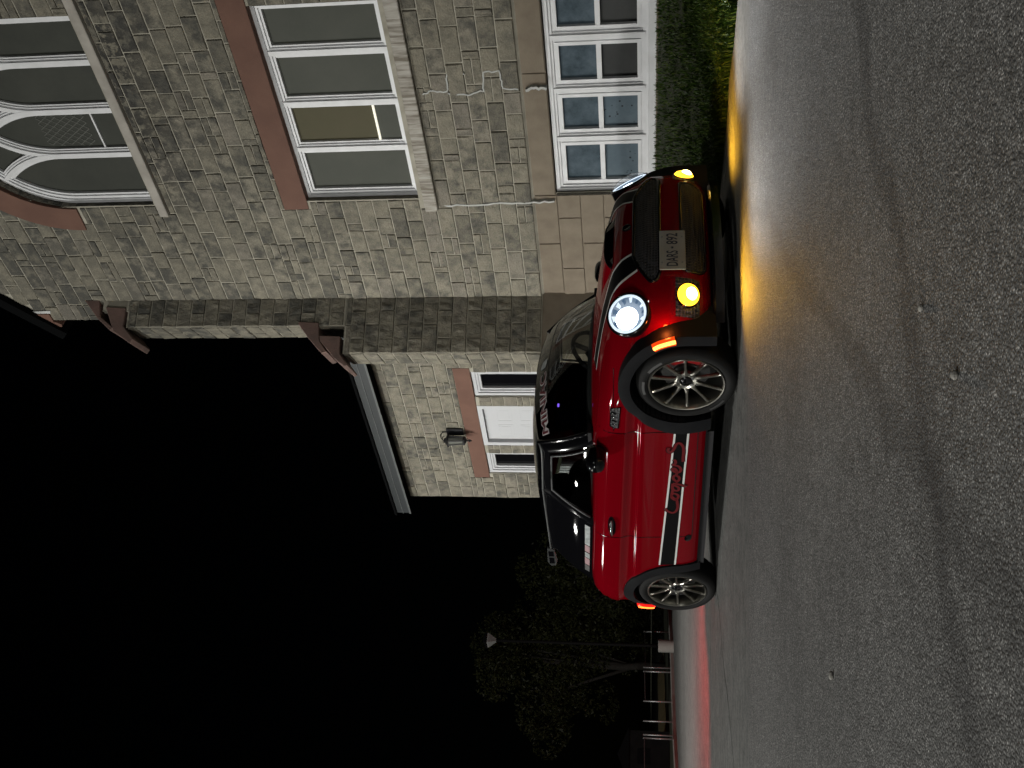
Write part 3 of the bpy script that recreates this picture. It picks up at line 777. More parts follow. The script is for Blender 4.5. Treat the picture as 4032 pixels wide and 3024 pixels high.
def m_glass(name, tint, k=1.0):
    m = bpy.data.materials.new(name); m.use_nodes = True; t = m.node_tree; t.nodes.clear()
    tr = t.nodes.new('ShaderNodeBsdfTransparent'); tr.inputs[0].default_value = (*tint, 1)
    gl = t.nodes.new('ShaderNodeBsdfGlossy'); gl.inputs['Roughness'].default_value = .02; gl.inputs[0].default_value = (1, 1, 1, 1)
    lw_ = t.nodes.new('ShaderNodeLayerWeight'); lw_.inputs[0].default_value = .5
    pw = t.nodes.new('ShaderNodeMath'); pw.operation = 'POWER'; pw.inputs[1].default_value = 5.0; t.links.new(lw_.outputs['Facing'], pw.inputs[0])
    fr = t.nodes.new('ShaderNodeMath'); fr.operation = 'MULTIPLY_ADD'; fr.inputs[1].default_value = .9; fr.inputs[2].default_value = .04; t.links.new(pw.outputs[0], fr.inputs[0])
    mx = t.nodes.new('ShaderNodeMixShader'); out = t.nodes.new('ShaderNodeOutputMaterial')
    t.links.new(fr.outputs[0], mx.inputs[0]); t.links.new(tr.outputs[0], mx.inputs[1]); t.links.new(gl.outputs[0], mx.inputs[2]); t.links.new(mx.outputs[0], out.inputs[0])
    return m
M_GLASS = m_glass('windscreen_glass', (.64, .67, .65)); M_GLASS_S = m_glass('side_glass', (.62, .65, .63)); M_LENS = m_glass('lamp_lens', (.97, .98, 1))
def m_emit(name, c, s):
    m = mat(name, (0, 0, 0), .3, emis=c, es=s); return m
M_LED = m_emit('headlamp_light', (.93, .97, 1.0), 5); M_LED2 = m_emit('headlamp_ring', (.78, .9, 1.0), 1.15)
M_REFL = mat('headlamp_bowl', (.05, .065, .085), .25, emis=(.45, .70, 1.0), es=.20); M_FBLUE = mat('headlamp_facet', (.05, .08, .12), .15, emis=(.25, .5, .9), es=.12)
M_AMB = m_emit('amber_light', (1.0, .46, .02), 4.5); M_AMBC = m_emit('amber_bulb', (1.0, .74, .22), 22)
M_MARK = m_emit('orange_marker_light', (1.0, .30, .05), 5.0); M_MARKR = m_emit('orange_marker_lens', (1.0, .07, .005), 1.0)
M_REDL = m_emit('red_marker_light', (1.0, .16, .02), 5.0); M_REDR = m_emit('red_lens_glow', (1.0, .012, .008), 1.1)
M_TAIL = m_emit('tail_light', (1.0, .02, .015), 4); M_PURPLE = m_emit('purple_led', (.25, .12, 1.0), 1.6)

CYAW = -radians(49.083)
CO = Vector((-.20902, 7.63980, 0))
car = tag(empty('car', CO, CYAW), 'red two door hatchback with black roof, stripes and lit headlights', 'car')

def pchip(xs, ys):
    n = len(xs); h = [xs[i + 1] - xs[i] for i in range(n - 1)]; dl = [(ys[i + 1] - ys[i]) / h[i] for i in range(n - 1)]
    d = [0] * n; d[0], d[-1] = dl[0], dl[-1]
    for i in range(1, n - 1):
        if dl[i - 1] * dl[i] > 0:
            w1 = 2 * h[i] + h[i - 1]; w2 = h[i] + 2 * h[i - 1]; d[i] = (w1 + w2) / (w1 / dl[i - 1] + w2 / dl[i])
    def f(x):
        x = min(max(x, xs[0]), xs[-1]); i = 0
        while i < n - 2 and x > xs[i + 1]: i += 1
        t = (x - xs[i]) / h[i]; a, b = ys[i], ys[i + 1]
        return a * (2 * t ** 3 - 3 * t * t + 1) + d[i] * h[i] * (t ** 3 - 2 * t * t + t) + b * (-2 * t ** 3 + 3 * t * t) + d[i + 1] * h[i] * (t ** 3 - t * t)
    return f
#        z0    xf     xr     W     nf   nr   xmf  xmr
LV = [(.150, 1.71, -1.70, .765, 3.2, 3.2, .90, -.95),
      (.200, 1.77, -1.77, .795, 3.2, 3.2, .90, -.95),
      (.280, 1.825, -1.81, .815, 3.2, 3.1, .90, -.95),
      (.400, 1.84, -1.82, .822, 3.2, 3.1, .90, -.95),
      (.500, 1.84, -1.82, .824, 3.1, 3.1, .90, -.95),
      (.580, 1.833, -1.81, .829, 3.05, 3.0, .90, -.95),
      (.600, 1.83, -1.81, .827, 3.0, 3.0, .90, -.95),
      (.615, 1.826, -1.81, .817, 3.0, 3.0, .90, -.95),
      (.650, 1.818, -1.80, .816, 2.95, 3.0, .88, -.95),
      (.680, 1.805, -1.79, .824, 2.92, 3.0, .86, -.95),
      (.705, 1.795, -1.785, .834, 2.9, 3.0, .85, -.95),
      (.760, 1.772, -1.76, .832, 2.8, 3.0, .80, -.93),
      (.790, 1.74, -1.745, .829, 2.75, 2.9, .75, -.90),
      (.815, 1.70, -1.73, .824, 2.7, 2.9, .70, -.90),
      (.840, 1.61, -1.715, .815, 2.5, 2.8, .63, -.88),
      (.868, 1.49, -1.70, .800, 2.3, 2.7, .55, -.86),
      (.890, 1.36, -1.68, .778, 2.1, 2.6, .50, -.85),
      (.906, 1.24, -1.66, .745, 2.0, 2.5, .45, -.84),
      (.925, 1.05, -1.62, .66, 2.0, 2.4, .40, -.80),
      (.940, .92, -1.50, .50, 2.0, 2.2, .35, -.70)]
cols = list(zip(*LV)); FX = [pchip(cols[0], c) for c in cols[1:]]
def smooth01(t): t = min(1, max(0, t)); return t * t * (3 - 2 * t)
def shear(x, z0): return z0 - .045 * x * smooth01((z0 - .42) / .32)
def contour(z0):
    xf, xr, W, nf, nr, xmf, xmr = [f(z0) for f in FX]
    half = []
    NF, NS, NR = 30, 14, 26
    for k in range(NF):
        th = k / NF * pi / 2; half.append((xmf + (xf - xmf) * cos(th) ** (2 / nf), -W * sin(th) ** (2 / nf)))
    for k in range(NS): half.append((xmf + (xmr - xmf) * k / NS, -W))
    for k in range(NR + 1):
        th = (1 - k / NR) * pi / 2; half.append((xmr + (xr - xmr) * cos(th) ** (2 / nr), -W * max(0, sin(th)) ** (2 / nr)))
    half[-1] = (half[-1][0], 0.0)
    full = half + [(x, -y) for x, y in reversed(half[1:-1])]
    return [(x, y, shear(x, z0)) for x, y in full]
zs = [.15, .165, .18, .2, .22, .25, .28, .32, .36, .4, .44, .48, .52, .56, .58, .59, .6, .607, .615, .63, .65, .665, .68, .695, .705, .72, .74, .76, .775, .79, .803, .815, .827, .84, .854, .868, .88, .89, .898, .906, .915, .925, .933, .94]
body = MB(); body.grid([contour(z) for z in zs], closed=True)
nC = len(contour(.3)); o_ = (len(zs) - 1) * nC
body.f.append(tuple(o_ + k for k in range(nC))); body.mi.append(0)
body.f.append(tuple(reversed(range(nC)))); body.mi.append(0)
bmesh_body = body.mesh('body', [M_PAINT, M_CABIN], smooth=True)
bt = bmesh.new(); bt.from_mesh(bmesh_body); bmesh.ops.triangulate(bt, faces=bt.faces[:]); BVH = BVHTree.FromBMesh(bt)
def surf(p, off=.003):
    """nearest point of the uncut shell, lifted off it"""
    q, n, i, d = BVH.find_nearest(Vector(p)); return q + n * off, n
def side_y(x, z):
    q = BVH.ray_cast(Vector((x, -3, z)), Vector((0, 1, 0)))
    return q[0].y if q[0] else None
def side_pt(x, z, off=.003):
    y = side_y(x, z)
    if y is None: return surf((x, -.82, z), off)[0]
    q, n, i, d = BVH.find_nearest(Vector((x, y, z))); return Vector((x, y, z)) + n * off
def front_pt(y, z, off=.003):
    q = BVH.ray_cast(Vector((4, y, z)), Vector((-1, 0, 0)))
    if q[0] is None: return surf((1.8, y, z), off)[0]
    return q[0] + q[1] * off
# wheel wells
def well(cx, r):
    pr = [(cx + r * cos(k / 28 * pi), .305 + r * sin(k / 28 * pi)) for k in range(29)] + [(cx - r, .02), (cx + r, .02)]
    return pr
bo = link('body', bmesh_body, car)
HL_R = .118
def hl_frame(sg):
    c, n = surf((1.64, .605 * sg, .645), 0); n = (n + Vector((.25, 0, .1))).normalized(); return c - n * .012, n
def cut(c):
    md = bo.modifiers.new('b', 'BOOLEAN'); md.object = c; md.operation = 'DIFFERENCE'; md.solver = 'EXACT'
    bpy.context.view_layer.update()
    m2 = bpy.data.meshes.new_from_object(bo.evaluated_get(bpy.context.evaluated_depsgraph_get()))
    bo.modifiers.clear(); bo.data = m2; bpy.data.objects.remove(c)
for sg in (-1, 1):
    c, n = hl_frame(sg); u = Vector((0, 0, 1)).cross(n).normalized(); v = n.cross(u)
    q = MB(); q.grid([[c + (u * cos(2 * pi * k / 32) + v * sin(2 * pi * k / 32) * 1.06) * HL_R * 1.1 + n * h for k in range(32)] for h in (.12, -.085)], closed=True)
    q.f += [tuple(range(32)), tuple(range(63, 31, -1))]; q.mi += [0, 0]
    cut(q.obj('cutter', M_CABIN, car))
for cx, r in ((1.245, .335), (-1.235, .335)):
    for y0, y1 in ((-1.2, -.47), (.47, 1.2)):
        c = MB().prism(well(cx, r), y0, y1).obj('cutter', M_CABIN, car)
        cut(c)
me2 = bo.data; me2.name = 'body'
me2.materials.clear(); me2.materials.append(M_PAINT); me2.materials.append(M_CABIN)
for p in me2.polygons:
    c = p.center; p.material_index = 0
    for cx, r in ((1.245, .335), (-1.235, .335)):
        dd = sqrt((c.x - cx) ** 2 + (c.z - .305) ** 2)
        if abs(c.y) < .83 and ((dd < r + .004 and c.z > .3) or (abs(c.x - cx) < r + .004 and c.z <= .306)) and (abs(p.normal.y) < .5 or abs(abs(c.y) - .47) < .01): p.material_index = 1
    if c.z < .17 and p.normal.z < -.5: p.material_index = 1
# split the doors off the shell along their shut lines
bm = bmesh.new(); bm.from_mesh(me2)
for co, no in (((.80, 0, 0), (1, 0, 0)), ((-.42, 0, 0), (1, 0, 0)), ((0, 0, .215), (0, 0, 1))):
    bmesh.ops.bisect_plane(bm, geom=bm.verts[:] + bm.edges[:] + bm.faces[:], plane_co=co, plane_no=no)
def is_door(f, sg):
    c = f.calc_center_median(); return -.42 < c.x < .80 and c.z > .215 and c.y * sg > .70 and abs(f.normal.y) > .25
for sg in (-1, 1):
    b2 = bm.copy(); b2.faces.ensure_lookup_table()
    bmesh.ops.delete(b2, geom=[f for f in b2.faces if not is_door(f, sg)], context='FACES')
    dm = bpy.data.meshes.new('door'); b2.to_mesh(dm); b2.free(); dm.materials.append(M_PAINT)
    do = link('door', dm, car); autosmooth(do, 40)
    if sg < 0: door = do
    if sg < 0:
        do['label'] = 'red passenger door with black lettered stripe'
bmesh.ops.delete(bm, geom=[f for f in bm.faces if is_door(f, -1) or is_door(f, 1)], context='FACES')
bm.to_mesh(me2); bm.free(); autosmooth(bo, 40)

def strip(pts_a, pts_b, name, m, parent, rows=2):
    """surface ribbon between two rails of points already lying on the car"""
    g = []
    for a, b in zip(pts_a, pts_b): g.append([Vector(a).lerp(Vector(b), k / (rows - 1)) for k in range(rows)])
    return MB().grid(g).obj(name, m, parent, smooth=True)
def lin(a, b, n): return [a + (b - a) * k / (n - 1) for k in range(n)]
# shut lines
def groove(pts, wd=.006):
    mb = MB(); P = [side_pt(x, z, .0022) for x, z in pts]; g = []
    for i, p in enumerate(P):
        a, b = P[max(i - 1, 0)], P[min(i + 1, len(P) - 1)]; t = (b - a).normalized(); q = t.cross(Vector((0, 1, 0))) * wd / 2
        g.append([p - q, p + q])
    return mb.grid(g).obj('shut_line', M_BLKG, bo)
groove([(.80, z) for z in lin(.215, .84, 20)]); groove([(-.42 - .05 * max(0, (.45 - z)) * 0, z) for z in lin(.215, .90, 20)])
groove([(x, .215) for x in lin(.80, -.42, 24)], .005)
groove([(x, .735 + .02 * (1.35 - x)) for x in lin(1.33, .82, 14)], .004)
# side stripe: black band edged with white, running between the arches
def zt(x): return .356 + (.867 - x) * (.079 / 1.547)
def zb(x): return .276 + (.867 - x) * (.047 / 1.463)
xs = lin(.885, -.80, 40)
strip([side_pt(x, zt(x), .003) for x in xs], [side_pt(x, zb(x), .003) for x in xs], 'side_stripe', M_VINYL, bo, 4)
strip([side_pt(x, zt(x) + .008, .0038) for x in xs], [side_pt(x, zt(x) - .005, .0038) for x in xs], 'stripe_edge', M_WVINYL, bo)
strip([side_pt(x, zb(x) + .005, .0038) for x in xs], [side_pt(x, zb(x) - .008, .0038) for x in xs], 'stripe_edge', M_WVINYL, bo)
# script lettering across the stripe
def catmull(P, n=8):
    out = []
    for i in range(len(P) - 1):
        p0, p1, p2, p3 = P[max(i - 1, 0)], P[i], P[i + 1], P[min(i + 2, len(P) - 1)]
        for k in range(n):
            t = k / n
            out.append(tuple(.5 * ((2 * b) + (-a + c) * t + (2 * a - 5 * b + 4 * c - d) * t * t + (-a + 3 * b - 3 * c + d) * t ** 3) for a, b, c, d in zip(p0, p1, p2, p3)))
    out.append(P[-1]); return out
SCRIPT = [
 [(-.044, .412), (-.076, .395), (-.097, .372), (-.099, .351), (-.075, .333), (-.027, .325), (.019, .329), (.056, .336), (.092, .365), (.115, .371), (.133, .356), (.12, .332), (.093, .324), (.056, .338), (.07, .36), (.10, .371), (.15, .366), (.183, .362), (.21, .367), (.226, .353), (.206, .328), (.182, .322), (.164, .333), (.175, .357), (.20, .367), (.25, .364)],
 [(.25, .364), (.243, .335), (.229, .307), (.205, .272)],
 [(.262, .345), (.277, .331), (.299, .322), (.325, .327), (.342, .35), (.324, .363), (.298, .359), (.272, .338)],
 [(.342, .345), (.38, .338), (.415, .352), (.42, .366), (.40, .368), (.377, .345), (.38, .322), (.405, .314), (.44, .328), (.455, .355), (.462, .366), (.475, .352), (.50, .352), (.52, .362)],
 [(.49, .302), (.535, .304), (.60, .302), (.65, .306), (.685, .322), (.692, .34), (.675, .352), (.64, .362), (.608, .375), (.598, .392), (.618, .402), (.645, .396)]]
for wd, m, off, nm in ((.030, M_VINYL, .0046, 'script_outline'), (.019, mat('dark_red_vinyl', (.13, .003, .006), .4), .0054, 'script_lettering')):  # wider black outline laid under the dark red strokes
    mb = MB()
    for st in SCRIPT:
        P = catmull(st, 6); g = []
        for i, (x, z) in enumerate(P):
            a, b = P[max(i - 1, 0)], P[min(i + 1, len(P) - 1)]; t = Vector((b[0] - a[0], b[1] - a[1])); t = t.normalized() if t.length > 1e-6 else Vector((1, 0)); q = Vector((-t.y, t.x)) * wd / 2
            g.append([side_pt(x + q.x, z + q.y, off), side_pt(x - q.x, z - q.y, off)])
        mb.grid(g)
    o = mb.obj(nm, m, door); 
    if wd < .02: o['label'] = 'dark red script lettering reading Cooper S'
# bonnet stripes
ins = catmull([(1.805, -.245, .62), (1.74, -.275, .705), (1.54, -.32, .775), (1.258, -.36, .817), (1.0, -.39, .86)], 10)
out = catmull([(1.795, -.38, .60), (1.70, -.41, .68), (1.636, -.425, .723), (1.405, -.46, .787), (1.06, -.52, .848)], 10)
n_ = min(len(ins), len(out)); ins, out = ins[:n_], out[:n_]
for sg in (1, -1):
    fl = lambda p: (p[0], p[1] * sg, p[2])
    A = [fl(p) for p in ins]; B = [fl(p) for p in out]
    g = [[surf(Vector(a).lerp(Vector(b), k / 5), .003)[0] for k in range(6)] for a, b in zip(A, B)]
    MB().grid(g).obj('bonnet_stripe', M_VINYL, bo, smooth=True)
    for e, f_ in ((A, B), (B, A)):
        g = [[surf(Vector(a) + (Vector(a) - Vector(b)).normalized() * d, .0038)[0] for d in (.010, .0, -.006)] for a, b in zip(e, f_)]
        MB().grid(g).obj('stripe_edge', M_WVINYL, bo, smooth=True)
# bonnet scoop: a raised bump with a black mouth
def hood_z(x, y):
    q = BVH.ray_cast(Vector((x, y, 2)), Vector((0, 0, -1))); return q[0].z if q[0] else .7
g = []
for k, x in enumerate(lin(1.655, 1.30, 12)):
    f = k / 11; hgt = .042 * (1 - smooth01(f)); r = []
    for y in lin(-1, 1, 17):
        yy = y * (.225 - .05 * f); r.append((x, yy, hood_z(x, yy) + hgt * (1 - abs(y) ** 4) - .002 * abs(y) ** 8))
    g.append(r)
sb_ = MB().grid(g).obj('bonnet_scoop', M_PAINT, bo, smooth=True)
g2 = [[(p[0] + .004 + .03 * (1 - t), p[1] * .96, hood_z(1.69, p[1]) + .004 + (p[2] - .004 - hood_z(1.69, p[1])) * t) for p in g[0]] for t in lin(0, 1, 5)]
MB().grid(g2).obj('scoop_mouth', M_PANE_BLACK, bo, smooth=True)
MB().tube([(p[0], p[1], p[2] + .002) for p in g[0]], .006, 6).obj('scoop_lip', M_BLKG, bo, smooth=True)
# badge on the nose
bc, bn = surf((1.80, 0, .665), .004)
def disc_on(c, n, prof, m, name, parent, seg=28, ax=(1, 1), up=Vector((0, 0, 1)), smooth=True):
    u = up.cross(n).normalized(); v = n.cross(u).normalized(); mb = MB(); rows = []
    for r, h in prof: rows.append([c + (u * cos(2 * pi * k / seg) * ax[0] + v * sin(2 * pi * k / seg) * ax[1]) * r + n * h for k in range(seg)])
    mb.grid(rows, closed=True)
    return mb.obj(name, m, parent, smooth=smooth)
disc_on(bc, bn, [(.03, 0), (.028, .005), (.022, .005), (.02, .003), (0, .003)], M_BLKG, 'badge', bo)
# grilles
def front_patch(z0, z1, hw, name, m, off=.003, rows=12, cols_=30, cy=0):
    g = []
    for k in range(rows + 1):
        z = z0 + (z1 - z0) * k / rows; h = hw((z - z0) / (z1 - z0)); a, b = h if isinstance(h, tuple) else (-h, h)
        g.append([front_pt(cy + y, z, off) for y in lin(a, b, cols_)])
    return MB().grid(g).obj(name, m, bo, smooth=True), g
def rim_of(g): return list(g[0]) + [r[-1] for r in g[1:-1]] + list(reversed(g[-1])) + [r[0] for r in reversed(g[1:-1])]
hwu = pchip([0, .12, .3, .6, .85, 1], [.42, .468, .475, .42, .34, .27])
gr, gg = front_patch(.462, .615, hwu, 'grille', M_MESH); MB().tube(rim_of(gg), .011, 8, closed=True).obj('grille_frame', M_BLKG, bo, smooth=True)
def honeycomb(z0, z1, hw, parent, pitch=.021):
    mb = MB(); r = 0; z = z0 + .012
    while z < z1 - .008:
        h = hw((z - z0) / (z1 - z0)) - .016; y = -h + (pitch / 2 if r % 2 else 0)
        while y < h:
            c = front_pt(y, z, .0045); n = surf(c, 0)[1]; u = Vector((0, 0, 1)).cross(n).normalized(); v = n.cross(u)
            P = [c + (u * cos(k * pi / 3) + v * sin(k * pi / 3) * .8) * .0062 + n * (.004 if k < 9 else 0) for k in range(6)]
            mb.add(P + [c + n * .007], [(k, (k + 1) % 6, 6) for k in range(6)]); y += pitch
        z += pitch * .8; r += 1
    o = mb.obj('honeycomb', M_HONEY, parent); kind(o, 'stuff')
M_HONEY = mat('grille_node', (.05, .05, .055), .35)
honeycomb(.462, .615, hwu, gr)
hwl = pchip([0, .12, .5, .9, 1], [.35, .39, .41, .405, .38])
gl_, gg = front_patch(.198, .335, hwl, 'lower_grille', M_MESH); MB().tube(rim_of(gg), .009, 8, closed=True).obj('lower_grille_frame', M_BLKG, bo, smooth=True)
honeycomb(.198, .335, hwl, gl_)
# front lip, sills and rear apron in black plastic
def skirt(z0, z1, grow, name, x0=None, x1=None):
    cA, cB = contour(z0 + .12), contour(z1 + .05)
    half = [i for i in range(nC)]
    rows = []
    def off(c, i, g):
        a, b = Vector(c[(i - 1) % nC][:2]), Vector(c[(i + 1) % nC][:2]); t = (b - a).normalized(); n = Vector((t.y, -t.x))
        p = Vector(c[i][:2]); n = n if n.dot(p) > 0 else -n
        return p + n * g
    idx = [i for i in range(nC) if x0 <= cB[i][0] <= x1]
    # keep order contiguous
    segs = []; cur = [idx[0]]
    for i in idx[1:]:
        if i == cur[-1] + 1: cur.append(i)
        else: segs.append(cur); cur = [i]
    segs.append(cur)
    if len(segs) > 1 and segs[0][0] == 0 and segs[-1][-1] == nC - 1: segs[0] = segs.pop() + segs[0]
    for sgm in segs:
        g = []
        for i in sgm:
            p = off(cB, i, .004); q = off(cB, i, grow); r_ = off(cB, i, -.15)
            g.append([(p.x, p.y, z1), (q.x, q.y, z1 - .015), (q.x, q.y, z0 + .01), (q.x - 0, q.y, z0), (r_.x, r_.y, z0)])
        MB().grid(g).obj(name, M_BLKG if name == 'front_lip' else M_CABIN, car, smooth=False)
skirt(.090, .155, .018, 'front_lip', 1.60, 2.0); skirt(.115, .160, -.012, 'sill_trim', -.86, .86); skirt(.12, .2, .01, 'rear_apron', -2.0, -1.58)
# wheel arch cladding
def arch(cx, r0, r1, yo, name, leg_f, leg_r):
    path = [(cx + 0, 0)]
    out = []
    for s_ in range(2):
        sg = -1 if s_ == 0 else 1
        g = []
        N = 34
        prm = [('f', .14)] + [('f', .22)] + [('a', k / N * pi) for k in range(N + 1)] + [('r', .22), ('r', .14)]
        for typ, v in prm:
            if typ == 'a':
                bl = abs(cos(v)) ** 6; ex = (leg_f if cos(v) > 0 else leg_r) * bl
                ri, ro = r0, r1 + ex; c_, s2 = cos(v), sin(v)
                pi_, po = (cx + ri * c_, .305 + ri * s2), (cx + ro * c_, .305 + ro * s2)
            else:
                d = 1 if typ == 'f' else -1; lg = leg_f if typ == 'f' else leg_r
                pi_, po = (cx + d * r0, v), (cx + d * (r1 + lg), v)
            def Y(p):
                y = side_y(p[0], max(.17, p[1])); y = -.8 if y is None else y
                return min(y, -.826 + .17 * max(0, p[0] - 1.36)) if cx > 0 and p[0] > 1.0 else y
            yi = min(Y(pi_), Y(po) + .02) if abs(pi_[0] - cx) < .5 else Y(pi_); y1 = Y(po)
            pm = ((pi_[0] * .55 + po[0] * .45), (pi_[1] * .55 + po[1] * .45)); ym = Y(pm)
            row = [(pi_[0], yi + .09, pi_[1]), (pi_[0], yi - yo * .75, pi_[1]), (pm[0], ym - yo, pm[1]), (po[0], y1 - yo * .7, po[1]), (po[0], y1 + .01, po[1]), (po[0], (side_y(po[0], max(.17, po[1])) or -.7) + .02, po[1])]
            g.append([(x, y * -sg, z) for x, y, z in row])
        o = MB().grid(g).obj(name, M_PLAST, car); autosmooth(o, 50); out.append(o)
    return out
archF = arch(1.245, .335, .405, .022, 'front_arch_trim', -.005, .045); archR = arch(-1.235, .335, .412, .022, 'rear_arch_trim', .02, .045)
# side markers in the arches
def marker(pts, parent, m0, m1, nm):
    def lift(x, z, o):
        p = side_pt(x, z, o)
        if x > 1: p.y = min(p.y, -.826 + .17 * max(0, x - 1.36) - o)
        return p
    P = [lift(x, z, .040) for x, z in pts]; MB().tube(P, [.011] + [.012] * (len(P) - 2) + [.011], 8).obj(nm, m0, parent, smooth=True)
    Q = [lift(x, z, .018) for x, z in pts]; MB().tube(Q, .027, 8).obj(nm + '_lens', m1, parent, smooth=True)
def arcp(cx, r, a0, a1, n=9): return [(cx + r * cos(radians(a)), .305 + r * sin(radians(a))) for a in lin(a0, a1, n)]
marker(arcp(1.245, .372, 31, 11), archF[0], M_MARK, M_MARKR, 'side_marker'); marker(arcp(-1.235, .385, 131, 153), archR[0], M_REDL, M_REDR, 'side_marker')
# headlights, fog lamps
for sg in (-1, 1):
    c0, n0 = hl_frame(sg)
    R_ = HL_R; ax = (1.0, 1.06)
    hl = disc_on(c0, n0, [(R_ * 1.13, -.03), (R_ * 1.13, .020), (R_ * 1.07, .034), (R_ * 1.0, .030), (R_ * .97, .01)], M_BLKG, 'headlight', car, 36, ax)
    disc_on(c0, n0, [(R_, .026), (R_ * .95, .012), (R_ * .75, -.035), (R_ * .4, -.06), (0, -.065)], M_REFL, 'reflector', hl, 36, ax)
    disc_on(c0, n0, [(R_ * 1.0, .024), (R_ * .97, .031), (R_ * .9, .033), (R_ * .86, .026)], M_LED2, 'light_ring', hl, 36, ax)
    u = Vector((0, 0, 1)).cross(n0).normalized(); v = n0.cross(u)
    disc_on(c0 + (u * (-.020) + v * (.016)), n0, [(R_ * .60, .000), (R_ * .5, .014), (R_ * .28, .024), (0, .026)], M_LED, 'projector', hl, 28, ax)
    for k in range(11):
        a = radians(-110 + k * 26); cc = c0 + (u * cos(a) * ax[0] + v * sin(a) * ax[1]) * R_ * .77 + n0 * .004
        t = (u * -sin(a) + v * cos(a)); rd = (u * cos(a) + v * sin(a))
        q = [cc + t * .016 + rd * .014 - n0 * .006, cc - t * .016 + rd * .014 + n0 * .01, cc - t * .010 - rd * .016 + n0 * .002, cc + t * .010 - rd * .016 - n0 * .012]
        MB().add(q, [(0, 1, 2, 3)]).obj('facet', M_FBLUE if k % 2 else M_LED2, hl)
    dome = [(R_ * 1.0, .030), (R_ * .9, .046), (R_ * .7, .062), (R_ * .4, .074), (0, .08)]
    disc_on(c0, n0, dome, M_LENS, 'lens', hl, 36, ax)
    hs = lamp('headlight_beam', 'SPOT', (0, 0, 0), 160, (.93, .97, 1), spot_size=radians(82), spot_blend=.8, shadow_soft_size=.05)
    hs.parent = car; hs.location = c0 + n0 * .10; hs.rotation_euler = Vector((1, 0, -.22)).to_track_quat('-Z', 'Y').to_euler()
    # fog lamp recess, lamp and bulb
    cf = front_pt(.55 * sg, .30, 0); nf_ = surf(cf, 0)[1]
    g = []
    for z in lin(.235, .372, 6): g.append([front_pt(y * sg, z, .0035) for y in lin(.455, .65, 8)])
    rec = MB().grid(g).obj('fog_lamp_recess', M_MESH, bo)
    fl_ = disc_on(cf, (nf_ + Vector((.35, 0, 0))).normalized(), [(.078, -.01), (.078, .010), (.072, .014)], M_BLKG, 'fog_lamp', car, 28, (1, .88))
    nn_ = (nf_ + Vector((.35, 0, 0))).normalized()
    disc_on(cf, nn_, [(.072, .010), (.060, .024), (.035, .034), (0, .038)], M_AMB, 'lens', fl_, 28, (1, .88))
    disc_on(cf + Vector((0, -.012 * 0, -.012)) + nn_ * .012, nn_, [(.046, .012), (.034, .024), (.018, .030), (0, .032)], M_AMBC, 'bulb', fl_, 20, (1, .8))
    fs = lamp('fog_lamp_beam', 'SPOT', (0, 0, 0), 42, (1, .50, .03), spot_size=radians(135), spot_blend=.9, shadow_soft_size=.03)
    fs.parent = car; fs.location = cf + nn_ * .06; fs.rotation_euler = (nn_ + Vector((.2, 0, -1.0))).to_track_quat('-Z', 'Y').to_euler()
    # tail lamp
    ct, n_t = surf((-1.76, .57 * sg, .74), .0)
    tl = disc_on(ct, n_t, [(.10, 0), (.095, .018), (.05, .028), (0, .03)], M_TAIL, 'tail_light', car, 24, (.7, 1.25))
    ts = lamp('tail_light_glow', 'SPOT', (0, 0, 0), 520, (1, .04, .035), spot_size=radians(92), spot_blend=1.0, shadow_soft_size=.06)
    ts.parent = car; ts.location = ct + n_t * .06; ts.rotation_euler = (Vector((-1, -.22, .0))).to_track_quat('-Z', 'Y').to_euler()
mk = lamp('side_marker_glow', 'POINT', (0, 0, 0), 1.3, (1, .18, .03), shadow_soft_size=.02); mk.parent = car; mk.location = side_pt(1.61, .43, .07)
mk = lamp('side_marker_glow', 'POINT', (0, 0, 0), 1.0, (1, .04, .02), shadow_soft_size=.02); mk.parent = car; mk.location = side_pt(-1.60, .43, .07)
# number plate, hung off centre on the tow-hook mount
plate = empty('number_plate', (1.853, -.285, .388), radians(-7)); plate.parent = car
M_PLATE = noisy('plate_white', (.42, .42, .38), (.36, .36, .33), 9, .5)
M_PBLUE = mat('plate_blue_ink', (.03, .035, .06), .5)
MB().box(-.004, .004, -.1525, .1525, -.076, .076).obj('plate_panel', M_PLATE, plate, bevel=.004)
ring(MB(), -.1525, .1525, -.076, .076, .004, 0, 0)
for y in (-.10, .10):
    for z in (-.056, .06): MB().lathe([(0, .008), (.005, .007), (.006, .004)], (0, y, z), 'x', 8).obj('bolt', M_GALV, plate)
def text_mesh(txt, size, offset=0, shear_=0, extrude=0):
    cu = bpy.data.curves.new('txt', 'FONT'); cu.body = txt; cu.size = size; cu.offset = offset; cu.shear = shear_; cu.extrude = extrude; cu.resolution_u = 3
    cu.align_x = 'CENTER'; cu.align_y = 'CENTER'
    ob = bpy.data.objects.new('txt', cu); COL.objects.link(ob); bpy.context.view_layer.update()
    me = bpy.data.meshes.new_from_object(ob.evaluated_get(bpy.context.evaluated_depsgraph_get())); bpy.data.objects.remove(ob)
    return me
def place_text(txt, size, offset, fn, m, name, parent, shear_=0, width=None, height=None):
    me = text_mesh(txt, size, offset, shear_)
    xs_ = [v.co.x for v in me.vertices]; ys_ = [v.co.y for v in me.vertices]; cx, cy_ = (min(xs_) + max(xs_)) / 2, (min(ys_) + max(ys_)) / 2
    kx = width / (max(xs_) - min(xs_)) if width else 1; ky = height / (max(ys_) - min(ys_)) if height else 1
    for v in me.vertices: v.co = fn((v.co.x - cx) * kx, (v.co.y - cy_) * ky)
    me.materials.clear(); me.materials.append(m); me.name = name
    return link(name, me, parent)
place_text('DARS', .07, .001, lambda x, y: Vector((.0055, x - .068, y + .002)), M_PBLUE, 'plate_letters', plate, width=.118, height=.068)
